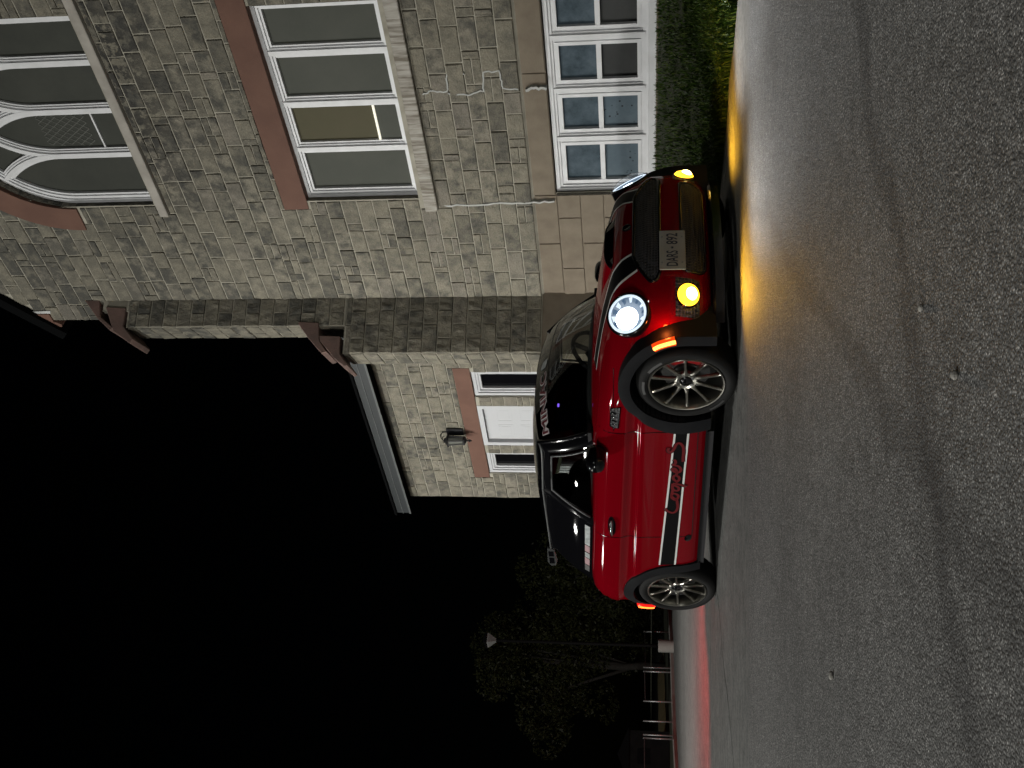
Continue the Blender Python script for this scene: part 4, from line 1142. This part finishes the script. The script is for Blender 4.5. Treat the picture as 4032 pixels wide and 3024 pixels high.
place_text('892', .07, .001, lambda x, y: Vector((.0055, x + .084, y + .002)), M_PBLUE, 'plate_digits', plate, width=.088, height=.068)
MB().prism([(-.006, -.008), (.006, -.008), (.008, .006), (.003, .001), (0, .009), (-.003, .001), (-.008, .006)], 0, 1).v
cr = MB(); cp = [(-.007, -.008), (.007, -.008), (.009, .007), (.004, .001), (0, .010), (-.004, .001), (-.009, .007)]
cr.add([(.0056, y + .015, z + .002) for y, z in cp], [tuple(range(7))]); cr.obj('plate_crown', M_PBLUE, plate)

# ------------------------------------------------------------------ cabin and glasshouse
def wsb(y, b=True):
    k = abs(y) / .655 if b else abs(y) / .52
    return Vector((.86 - .26 * k * k, y, .915 - .03 * k * k)) if b else Vector((.36 - .05 * k * k, y, 1.335 - .05 * k * k))
def ws(u, t, off=0):
    """windscreen surface, u in -1..1 (right to left of car), t 0 bottom .. 1 top"""
    p = wsb(u * .655).lerp(wsb(u * .52, False), t) + Vector((.6, 0, .8)) * (.035 * sin(pi * t) + off); return p
MB().grid([[ws(u, t) for u in lin(-1, 1, 21)] for t in lin(0, 1, 12)]).obj('windscreen', M_GLASS, car, smooth=True, fix=False)
Bq = [Vector(p) for p in ((.60, -.655, .885), (.515, -.705, .878), (-.335, -.74, .905), (-.43, -.74, .91), (-1.27, -.69, .955), (-1.50, -.56, .965), (-1.63, 0, .975))]
Wq = [Vector(p) for p in ((.33, -.54, 1.255), (.285, -.605, 1.205), (-.135, -.625, 1.228), (-.225, -.625, 1.232), (-.985, -.59, 1.245), (-1.13, -.49, 1.26), (-1.22, 0, 1.30))]
Tq = [Vector(p) for p in ((.31, -.52, 1.285), (.24, -.565, 1.262), (-.14, -.59, 1.282), (-.23, -.59, 1.284), (-1.02, -.555, 1.288), (-1.13, -.47, 1.305), (-1.21, 0, 1.34))]
def side_panel(i, j, lo, hi, name, m, parent, sg=1, bulge=.018, fr=.0, n=14):
    rows = []
    for t in lin(0, 1, 8):
        r = []
        for k in range(n):
            f = k / (n - 1); a = lo[i].lerp(lo[j], f); b = hi[i].lerp(hi[j], f); p = a.lerp(b, t)
            p = p + Vector((0, -1, .3)) * bulge * sin(pi * t) * (1 if hi is Wq else 0) + Vector((0, -1, 0)) * .012 * sin(pi * f)
            r.append((p.x, p.y * sg, p.z))
        rows.append(r)
    return MB().grid(rows).obj(name, m, parent, smooth=True, fix=False)
for sg in (1, -1):
    side_panel(0, 1, Bq, Wq, 'a_pillar', M_BLKG, car, sg); side_panel(1, 2, Bq, Wq, 'side_window', M_GLASS_S, car, sg)
    side_panel(2, 3, Bq, Wq, 'b_pillar', M_BLKG, car, sg)
    qw = side_panel(3, 4, Bq, Wq, 'quarter_window', M_PANE_BLACK, car, sg)
    side_panel(4, 5, Bq, Wq, 'rear_pillar', M_BLKG, car, sg)
    for i in range(5): side_panel(i, i + 1, Wq, Tq, 'roof_rail', M_BLKG, car, sg, 0)
    MB().tube([(p.x, (p.y - .004) * sg, p.z) for p in (Bq[0], Bq[0].lerp(Wq[0], .25) + Vector((0, -.012, .004)), Bq[0].lerp(Wq[0], .5) + Vector((0, -.018, .006)), Bq[0].lerp(Wq[0], .75) + Vector((0, -.012, .004)), Wq[0], Tq[0])], .017, 8).obj('a_pillar_edge', M_BLKG, car, smooth=True)
    # window trims
    tr_ = [Vector((p.x, p.y * sg * 1.012, p.z + .004)) for p in catmull([tuple(q) for q in Tq[:5]], 6) for p in [Vector(p)]]
    MB().tube(tr_, .0075, 6).obj('roof_gutter_trim', mat('trim_grey', (.10, .105, .105), .35), car, smooth=True)
    fr_ = [Bq[1].lerp(Bq[2], .03), Wq[1].lerp(Wq[2], .05) + Vector((0, 0, -.012)), Wq[1].lerp(Wq[2], .95) + Vector((0, 0, -.012)), Bq[1].lerp(Bq[2], .985)]
    pts = []
    for a, b in zip(fr_[:-1], fr_[1:]):
        for k in range(8):
            f = k / 8; p = a.lerp(b, f); tz = (p.z - .88) / .33
            pts.append(Vector((p.x, (p.y - .018 * sin(pi * min(1, max(0, tz))) - .008) * sg, p.z)))
    MB().tube(pts, .009, 6).obj('window_seal', mat('seal_grey', (.06, .062, .065), .4), car, smooth=True)
    bl_ = [Vector((p.x, (p.y - .012) * sg, p.z - .006)) for p in Bq[0:6]]
    MB().tube([tuple(p) for p in catmull([tuple(q) for q in bl_], 5)], .013, 8).obj('belt_trim', M_BLKG, car, smooth=True)
rows = []
for t in lin(0, 1, 6):
    r = []
    for y in lin(-1, 1, 15):
        b = Vector((Bq[6].x + (Bq[5].x - Bq[6].x) * y * y, y * .56, Bq[6].z - .01 * y * y)); tp = Vector((Wq[6].x + (Wq[5].x - Wq[6].x) * y * y, y * .49, Wq[6].z - .04 * y * y)); r.append(b.lerp(tp, t))
    rows.append(r)
MB().grid(rows).obj('rear_window', M_GLASS_S, car, smooth=True, fix=False)
# roof
def edge_at(x):
    P = Tq[:6]
    for a, b in zip(P[:-1], P[1:]):
        if b.x <= x <= a.x:
            f = (a.x - x) / (a.x - b.x); return a.lerp(b, f)
    return P[0] if x > P[0].x else P[-1]
zc = pchip([-1.22, -.9, -.45, 0, .36], [1.345, 1.388, 1.405, 1.385, 1.338])
rows = []
for k in range(26):
    f = k / 25; r = []
    for y in lin(-1, 1, 23):
        xe = .31 + (-1.13 - .31) * f; xc = .36 + (-1.215 - .36) * f
        e = edge_at(xe); x = xc + (xe - xc) * y * y
        r.append((x, e.y * -y if False else abs(e.y) * y, zc(xc) - (zc(xc) - e.z) * abs(y) ** 2.3))
    rows.append(r)
MB().grid(rows).obj('roof', M_BLKG, car, smooth=True, fix=False)
rows2 = [[(x, y * .99, z - .02) for x, y, z in r] for r in rows]; MB().grid(rows2).obj('headliner', M_CABIN, car, fix=False)
# rear spoiler
M_SPO = mat('spoiler_grey', (.05, .052, .052), .3, coat=.5)
sp = MB(); g = []
for y in lin(-.535, .535, 15):
    a = abs(y) / .535; x0 = -1.02 + .0 * a; z0_ = 1.345 - .045 * a ** 2
    g.append([(x0, y, z0_), (x0 - .15, y, z0_ + .012), (x0 - .30, y, z0_ + .004), (x0 - .305, y, z0_ - .02), (x0 - .15, y, z0_ - .03), (x0 - .05, y, z0_ - .03)])
sp.grid(g, closed=True); n6 = 6
sp.f += [tuple(range(6)), tuple(len(sp.v) - 6 + k for k in range(6))]; sp.mi += [0, 0]
spo = sp.obj('spoiler', M_BLKG, car); autosmooth(spo, 40)
for sg in (1, -1):
    ep = MB(); pr = [(-1.04, 1.322), (-1.06, 1.268), (-1.24, 1.255), (-1.30, 1.272), (-1.31, 1.31), (-1.25, 1.335)]
    n = len(pr); y0, y1 = .535 * sg, .555 * sg
    ep.prism(pr, min(y0, y1), max(y0, y1)).obj('spoiler_end_plate', M_SPO, spo, bevel=.004)
    for (x0, x1) in ((-1.16, -1.085), (-1.265, -1.18)):
        MB().box(x0, x1, min(.5555 * sg, .557 * sg), max(.5555 * sg, .557 * sg), 1.277, 1.318).obj('slot', M_PANE_BLACK, spo)
    wg = [Wq[5] + Vector((.0, 0, .02)), Wq[5] + Vector((-.10, .02, -.02)), Bq[5].lerp(Wq[5], .35) + Vector((-.02, -.01, 0)), Bq[5].lerp(Wq[5], .55) + Vector((.05, -.035, 0))]
    MB().add([(p.x, p.y * sg, p.z) for p in wg], [(0, 1, 2, 3)]).obj('rear_glass_fin', M_SPO, car)
# stickers along the foot of the quarter window
M_ST = [noisy('sticker_white', (.5, .53, .53), (.28, .31, .31), 30, .4), noisy('sticker_pink', (.45, .30, .31), (.38, .24, .26), 30, .4), noisy('sticker_grey', (.12, .12, .12), (.08, .08, .08), 30, .4)]
def qpt(x, h, off=.006):
    f = (Bq[3].x - x) / (Bq[3].x - Bq[4].x); a = Bq[3].lerp(Bq[4], f); b = Wq[3].lerp(Wq[4], f); p = a.lerp(b, h)
    return p + Vector((0, -1, .3)) * (.018 * sin(pi * h) + off) + Vector((0, -1, 0)) * .012 * sin(pi * f)
for (x0, x1, m) in ((-.46, -.74, 0), (-.75, -.85, 1), (-.865, -.94, 0), (-.95, -1.06, 1), (-1.07, -1.17, 2)):
    MB().grid([[qpt(x, h) for x in lin(x0, x1, 5)] for h in (.11, .22)]).obj('sticker', M_ST[m], qw if False else car)
# banner lettering on the windscreen
wt = lambda x, y: ws((-.275 + x) / .53, .80 + y / .55, .006)
def wsx(u0, t0, off): return lambda x, y: ws((u0 + x) / .55, t0 + y / .52 , off)
place_text('MINIAC', .1, .006, wsx(-.285, .80, .006), mat('banner_white', (.55, .52, .52), .5), 'banner_outline', car, .0, .49, .082)
bl2 = place_text('MINIAC', .1, .0, wsx(-.285, .80, .009), mat('banner_red', (.10, .004, .010), .5), 'banner_lettering', car, .0, .475, .066); bl2['label'] = 'red windscreen lettering reading MINIAC outlined in white'
MB().grid([[ws(u, t, .003) for u in lin(-.97, .97, 17)] for t in (.70, .80, .90, .985)]).obj('sun_strip', m_glass('sun_strip_tint', (.16, .16, .17)), car, smooth=True, fix=False)
rb2 = random.Random(3); q = MB(); base = []
for k in range(12):
    a = 2 * pi * k / 12; r_ = .022 * (1 + .5 * rb2.random()); base.append(ws((.045 + 1.6 * r_ * cos(a)) / .55, .80 + r_ * sin(a) * 1.3 / .5, .007))
q.add(base, [tuple(range(12))]).obj('banner_emblem', M_ST[0], car)
# cabin
MB().box(-1.45, .62, -.69, .69, .90, .925).obj('cabin_floor', M_CABIN, car)
da = MB(); g = []
for y in lin(-.63, .63, 17):
    k = (y / .65) ** 2; g.append([(.84 - .26 * k, y, .90), (.80 - .26 * k, y, .93 - .02 * k), (.56 - .1 * k, y, .955 - .02 * k), (.42, y, .945), (.38, y, .80)])
da.grid(g).obj('dashboard', M_CABIN, car, smooth=True)
sw = Vector((.27, .36, .925)); sa = Vector((-.86, 0, .5)).normalized(); su = Vector((0, 1, 0)); sv = sa.cross(su)
stw = MB().tube([sw + (su * cos(2 * pi * k / 28) + sv * sin(2 * pi * k / 28)) * .185 for k in range(28)], .017, 8, closed=True)
for k in (0, .5, .75): stw.tube([sw, sw + (su * cos(2 * pi * k) + sv * sin(2 * pi * k)) * .185], .02, 6)
stw.tube([sw - sa * .02, sw + sa * .04], .06, 12); stw.obj('steering_wheel', M_CABIN, car, smooth=True)
def pad(cx, cy, cz, sx, sy, sz, tilt=0, e=.35):
    mb = MB(); rows = []
    for i in range(9):
        v = -pi / 2 + pi * i / 8; r = []
        for k in range(20):
            u = 2 * pi * k / 20
            f = lambda q: math.copysign(abs(q) ** e, q)
            x, y, z = sx * f(cos(v)) * f(cos(u)), sy * f(cos(v)) * f(sin(u)), sz * f(sin(v))
            r.append((cx + x - tilt * z, cy + y, cz + z))
        rows.append(r)
    return mb.grid(rows, closed=True)
for y in (-.36, .36):
    st = pad(-.42, y, .85, .09, .25, .29, .22, .5).obj('seat', M_SEAT, car, smooth=True)
    pad(-.50, y, 1.20, .05, .14, .085, .2, .55).obj('headrest', M_SEAT, st, smooth=True)
    MB().tube([(-.47, y - .06, 1.1), (-.49, y - .06, 1.17)], .007, 6).tube([(-.47, y + .06, 1.1), (-.49, y + .06, 1.17)], .007, 6).obj('headrest_post', M_GALV, st)
pad(.27, .0, 1.215, .02, .12, .038, .1, .6).obj('rear_view_mirror', M_BLKG, car, smooth=True)
MB().tube([(.27, 0, 1.22), (.33, 0, 1.30)], .012, 8).obj('mirror_stem', M_BLKG, car)
MB().tube([(-.30, .30, 1.235), (-.30, .325, 1.235)], .008, 8).obj('dash_led', M_PURPLE, car)
# door mirrors, handles, scuttle vents, sill badge
for sg in (-1, 1):
    mm = pad(.60, .885 * sg, .865, .062, .098, .066, -.0, .72).obj('door_mirror', M_BLKG, car, smooth=True)
    MB().tube([(.58, .76 * sg, .845), (.60, .84 * sg, .845)], [.022, .018], 8).obj('mirror_arm', M_BLKG, mm, smooth=True)
    MB().tube([(.535, .885 * sg, .865), (.532, .885 * sg, .865)], .055, 16).obj('mirror_glass', M_CHROME, mm)
hp = [side_pt(x, .787, .02 + .012 * sin(pi * k / 8)) for k, x in enumerate(lin(-.375, -.175, 9))]
dh = MB().grid([[side_pt(-.275 + .125 * cos(2 * pi * k / 24) * r_, .785 + .028 * sin(2 * pi * k / 24) * r_, .003) for k in range(24)] for r_ in (1, .5, .02)], closed=True).obj('door_handle', M_BLKG, door, smooth=True)
MB().tube(hp, [.006] + [.012] * 7 + [.006], 8).obj('handle_grip', M_CHROME, door, smooth=True)
sc2 = [(1.055, .697), (1.03, .757), (.875, .765), (.853, .742), (.86, .715)]
cxs, czs = sum(p[0] for p in sc2) / 5, sum(p[1] for p in sc2) / 5
vt = MB().grid([[side_pt(cxs + (x - cxs) * r_, czs + (z - czs) * r_, .0045) for x, z in sc2] for r_ in (1, .5, .05)], closed=True).obj('side_vent', M_MESH, bo)
MB().tube([side_pt(x, z, .005) for x, z in sc2], .0045, 6, closed=True).obj('vent_frame', M_BLKG, vt, smooth=True)
for k in range(4):
    x = .885 + k * .035
    MB().tube([side_pt(x, .725, .006), side_pt(x + .012, .752, .006)], .006, 8).obj('vent_fin', M_CHROME if k % 2 == 0 else M_BLKG, vt, smooth=True)
MB().grid([[side_pt(-.445 + .04 * cos(2 * pi * k / 20) * r_, .243 + .026 * sin(2 * pi * k / 20) * r_, .004 + .008 * (1 - r_)) for k in range(20)] for r_ in (1, .7, .4, .02)], closed=True).obj('sill_plug', M_BLKG, bo, smooth=True)

# ------------------------------------------------------------------ wheels
def wheel(cx, sg, front):
    hub = Vector((cx, 0, .302)); yo = -.80
    root = empty('wheel', (cx, 0, .302), 0); root.parent = car
    root.scale = (1, 1 if sg < 0 else -1, 1)
    O = (0, 0, 0)
    ty = MB().lathe([(.225, -.775), (.2305, -.797), (.238, -.808), (.258, -.817), (.280, -.812), (.295, -.796), (.3015, -.772), (.302, -.72), (.302, -.66), (.299, -.625), (.28, -.605), (.23, -.60)], O, 'y', 72).obj('tyre', M_RUBBER, root); autosmooth(ty, 40)
    if front:
        for a0 in (35, 80, 215): MB().grid([[(r * cos(radians(a)), -.8185 + (.003 if r > .262 else 0), r * sin(radians(a))) for r in (.25, .266)] for a in lin(a0, a0 + 26, 10)]).obj('tyre_lettering', M_TYREW, ty)
    rm = MB().lathe([(.2275, -.790), (.2305, -.802), (.2265, -.808), (.2195, -.806), (.2155, -.796), (.210, -.775), (.206, -.70), (.206, -.615), (.224, -.60)], O, 'y', 72).obj('rim', M_RIM, root); autosmooth(rm, 30)
    for k in range(10):
        a = 2 * pi * k / 10 + .06; ca, sa_ = cos(a), sin(a); mb = MB(); g = []
        for r, wd, y, th in ((.040, .024, -.770, .03), (.062, .0175, -.776, .028), (.080, .0125, -.779, .026), (.11, .0095, -.783, .024), (.17, .0085, -.790, .024), (.205, .010, -.796, .026), (.217, .015, -.794, .022)):
            def P(w_, yy): return (r * ca - w_ * sa_, yy, r * sa_ + w_ * ca)
            g.append([P(-wd, y + .006), P(-wd * .55, y), P(wd * .55, y), P(wd, y + .006), P(wd * .8, y + th), P(-wd * .8, y + th)])
        mb.grid(g, closed=True); sp_ = mb.obj('spoke', M_RIM, root); autosmooth(sp_, 50)
    hb = MB().lathe([(.072, -.745), (.070, -.770), (.060, -.777), (.048, -.772), (.044, -.752), (0, -.75)], O, 'y', 40).obj('hub', M_RIM, root); autosmooth(hb, 30)
    MB().lathe([(.036, -.750), (.034, -.766), (.026, -.772), (0, -.774)], O, 'y', 28).obj('centre_cap', M_BLKG, root, smooth=True)
    for k in range(5):
        a = 2 * pi * k / 5 + .3; MB().lathe([(.009, -.755), (.009, -.772), (.006, -.776), (0, -.776)], (.047 * cos(a), 0, .047 * sin(a)), 'y', 10).obj('wheel_nut', M_GALV, root)
    MB().lathe([(.206, -.61), (.10, -.60), (0, -.60)], O, 'y', 40).obj('wheel_back', M_RIMD, root)
    MB().lathe([(.145, -.69), (.145, -.70), (.085, -.70), (.08, -.715), (0, -.715)], O, 'y', 40).obj('brake_disc', M_DISC, root)
    cal = MB(); g = []
    for a in lin(-38, 38, 11) if front else lin(160, 205, 7):
        c_, s2 = cos(radians(a)), sin(radians(a)); r0, r1 = (.125, .188) if front else (.13, .165)
        g.append([(r0 * c_, -.675, r0 * s2), (r0 * c_, -.735, r0 * s2), (r1 * .97 * c_, -.745, r1 * .97 * s2), (r1 * c_, -.73, r1 * s2), (r1 * c_, -.675, r1 * s2)])
    cal.grid(g, closed=True); n5 = 5; cal.f += [tuple(range(5)), tuple(len(cal.v) - 5 + k for k in range(5))]; cal.mi += [0, 0]
    ca_ = cal.obj('brake_caliper', M_CAL if front else M_RIMD, root); autosmooth(ca_, 40)
    return root
for cx, fr in ((1.2335, True), (-1.2335, False)):
    for sg in (-1, 1): wheel(cx, sg, fr)

# ------------------------------------------------------------------ things along the far side of the lot
def tree(name, loc, crown, n, leaf, label, seed, mt, size=.13):
    """crown: list of (dx, dy, dz, rx, ry, rz) clumps"""
    rt = tag(empty(name, loc), label, 'tree', 'trees behind the lot'); rg_ = random.Random(seed)
    tk = MB(); top = max(c[2] for c in crown)
    tk.tube([(0, 0, -.1), (.04, .02, .6), (-.02, .0, 1.3), (.05, .03, top * .7)], [.16, .12, .10, .05], 8)
    for c in crown[:7]: tk.tube([(.0, .0, .9), (c[0] * .5, c[1] * .5, c[2] * .75), (c[0], c[1], c[2])], [.06, .04, .015], 6)
    tk.obj('trunk', M_BARK, rt, smooth=True)
    mb = MB(); wsum = [c[3] * c[4] * c[5] for c in crown]
    for _ in range(n):
        c = rg_.choices(crown, wsum)[0]
        while True:
            v = Vector((rg_.uniform(-1, 1), rg_.uniform(-1, 1), rg_.uniform(-1, 1)))
            if .3 < v.length < 1: break
        v = v.normalized() * (v.length ** .45)
        p = Vector((c[0] + v.x * c[3], c[1] + v.y * c[4], c[2] + v.z * c[5]))
        if noise.noise(p * 1.7 + Vector((seed, 0, 0))) < -.18: continue
        s = size * rg_.uniform(.5, 1.1); d = Vector((rg_.gauss(0, 1), rg_.gauss(0, 1), rg_.gauss(0, .7))).normalized(); e = d.orthogonal().normalized(); e.rotate(Matrix.Rotation(rg_.random() * 6.28, 3, d))
        f = d.cross(e)
        mb.add([p - e * s * .5, p + f * s * .22, p + e * s * .5, p - f * s * .22], [(0, 1, 2, 3)])
    mb.obj('crown', mt, rt, fix=False)
    return rt
def clumps(seed, n, W, Hh, z0, r):
    rg_ = random.Random(seed); out = []
    for _ in range(n):
        a = rg_.random() * 2 * pi; rr_ = sqrt(rg_.random()); z = rg_.random()
        k = sqrt(max(.05, 1 - (2 * z - .9) ** 2 * .8)); q = r * rg_.uniform(.7, 1.25)
        out.append((cos(a) * rr_ * W * k, sin(a) * rr_ * W * k, z0 + z * Hh, q, q, q * .8))
    return out
tree('broadleaf_tree', (-8.35, 30.2, 0), clumps(1, 26, 2.1, 4.3, .9, .85), 22000, None, 'large rounded broadleaf tree behind the lamp post, left of the car', 1, M_LEAF)
tree('broadleaf_tree', (-5.6, 29.2, 0), clumps(2, 20, 1.45, 3.2, .6, .7), 14000, None, 'narrower leafy tree between the lamp post and the car rear', 2, M_LEAF)
tree('broadleaf_tree', (-3.4, 30.5, 0), clumps(5, 16, 1.1, 2.6, .4, .6), 9000, None, 'low dark tree just visible above the car tail', 5, M_LEAF2)
tree('broadleaf_tree', (-6.9, 33.5, 0), clumps(7, 18, 1.9, 3.0, .3, .9), 9000, None, 'dark tree filling the gap behind the two front trees', 7, M_LEAF2)

# post lamp on a concrete base, unlit
lp = tag(empty('lamp_post', (-5.256, 20.6, .0)), 'unlit black post lamp on a pale concrete base by the kerb', 'lamp post')
MB().lathe([(0, 0), (.125, 0), (.125, .29), (.115, .305), (0, .305)], (0, 0, 0), 'z', 24).obj('base', M_KERB, lp)
MB().tube([(0, 0, .3), (0, 0, .45), (0, 0, 3.6)], [.05, .035, .03], 12).obj('pole', M_POLE, lp, smooth=True)
M_LH = mat('lamp_head_panel', (.16, .165, .16), .6)
MB().lathe([(.03, 3.58), (.145, 3.74), (.15, 3.77)], (0, 0, 0), 'z', 4).obj('lamp_shade', M_LH, lp)
MB().lathe([(.16, 3.77), (.17, 3.80), (.05, 3.86), (0, 3.87)], (0, 0, 0), 'z', 4).obj('cap', M_POLE, lp)

# low post-and-rail fence along the kerb
fence = tag(empty('fence', (-6.0, 19.2, 0)), 'low galvanised post and rail fence along the kerb', 'fence')
posts = [(-5.46, 22.6), (-5.633, 20.37), (-5.66, 20.18), (-6.012, 19.43), (-6.199, 18.85), (-6.335, 18.51), (-6.345, 18.36)]
base = Vector((-6.0, 19.2))
pm = MB().tube([(0, 0, -.02), (0, 0, .60)], .016, 8).mesh('post', M_GALV, smooth=True)
for x, y in posts:
    o = link('post', pm, fence); o.location = (x - base.x, y - base.y, 0)
    for z in (.12, .42): c_ = MB().tube([(x - base.x - .0, y - base.y, z - .015), (x - base.x, y - base.y, z + .015)], .022, 8).obj('clamp', M_GALV, o) if False else None
M_RAIL = mat('dull_rail', (.10, .10, .10), .5, metal=.5)
for a, b in ((0, 1), (2, 3), (6, 7)):
    A = Vector(posts[a]) if a < 7 else None; B = Vector(posts[b]) if b < 7 else Vector((-7.6, 14.2))
    MB().tube([(A.x - base.x, A.y - base.y, .575), (B.x - base.x, B.y - base.y, .56)], .010, 6).obj('rail', M_RAIL, fence)
# dry grass verge beyond the fence and a small dark shed
rows = [[(-9.6, 25.6, .02), (-8.1, 31.0, .02)], [(-9.9, 25.6, .17), (-8.4, 31.0, .17)], [(-10.6, 25.8, .20), (-9.0, 31.2, .2)]]
vb = MB().grid([[Vector(a).lerp(Vector(b), k / 8) + Vector((0, 0, .02 * noise.noise((k * .9, i, 0)))) for k in range(9)] for i, (a, b) in enumerate(rows)]).obj('verge', M_OLIVE, smooth=True); kind(vb, 'structure')
shed = tag(empty('shed', (-8.95, 24.6, 0), radians(25)), 'small dark shed at the far left edge beyond the fence', 'shed')
M_SHED = noisy('shed_boards', (.008, .008, .008), (.005, .005, .005), 6, .9, spec=.05)
MB().box(-.55, .55, -.4, .4, 0, .95).obj('wall', M_SHED, shed)
MB().prism([(-.62, .95), (.62, .95), (0, 1.22)], -.46, .46).obj('roof', M_ROOF, shed)
MB().box(-.2, .15, -.41, -.402, .45, .75).obj('window', M_ROOF, shed)
# loose stones lying on the asphalt
rs = random.Random(12); M_PEB = noisy('pale_pebble', (.34, .33, .30), (.24, .23, .21), 20, .8)
PEB = [(.016, 1.868, .010, 'palest loose stone on the asphalt, beside the dark band'), (-.85, 3.058, .012, 'small pale stone on the asphalt near the left edge of the lot'), (.15, 2.093, .008, 'small grey stone on the asphalt between the two dark bands')]
for x, y, r_, lb in PEB:
    mb = MB(); rows = []
    for i in range(7):
        v_ = -pi / 2 + pi * i / 6; rows.append([(r_ * cos(v_) * cos(u_) * (1 + .3 * rs.random()), r_ * .8 * cos(v_) * sin(u_) * (1 + .3 * rs.random()), r_ * .6 * sin(v_) + r_ * .5) for u_ in [2 * pi * k / 10 for k in range(10)]])
    o = mb.grid(rows, closed=True).obj('pebble', M_PEB); o.location = (x, y, .0); o.rotation_euler = (0, 0, rs.random() * 6); tag(o, lb, 'stone', 'loose stones on the lot')
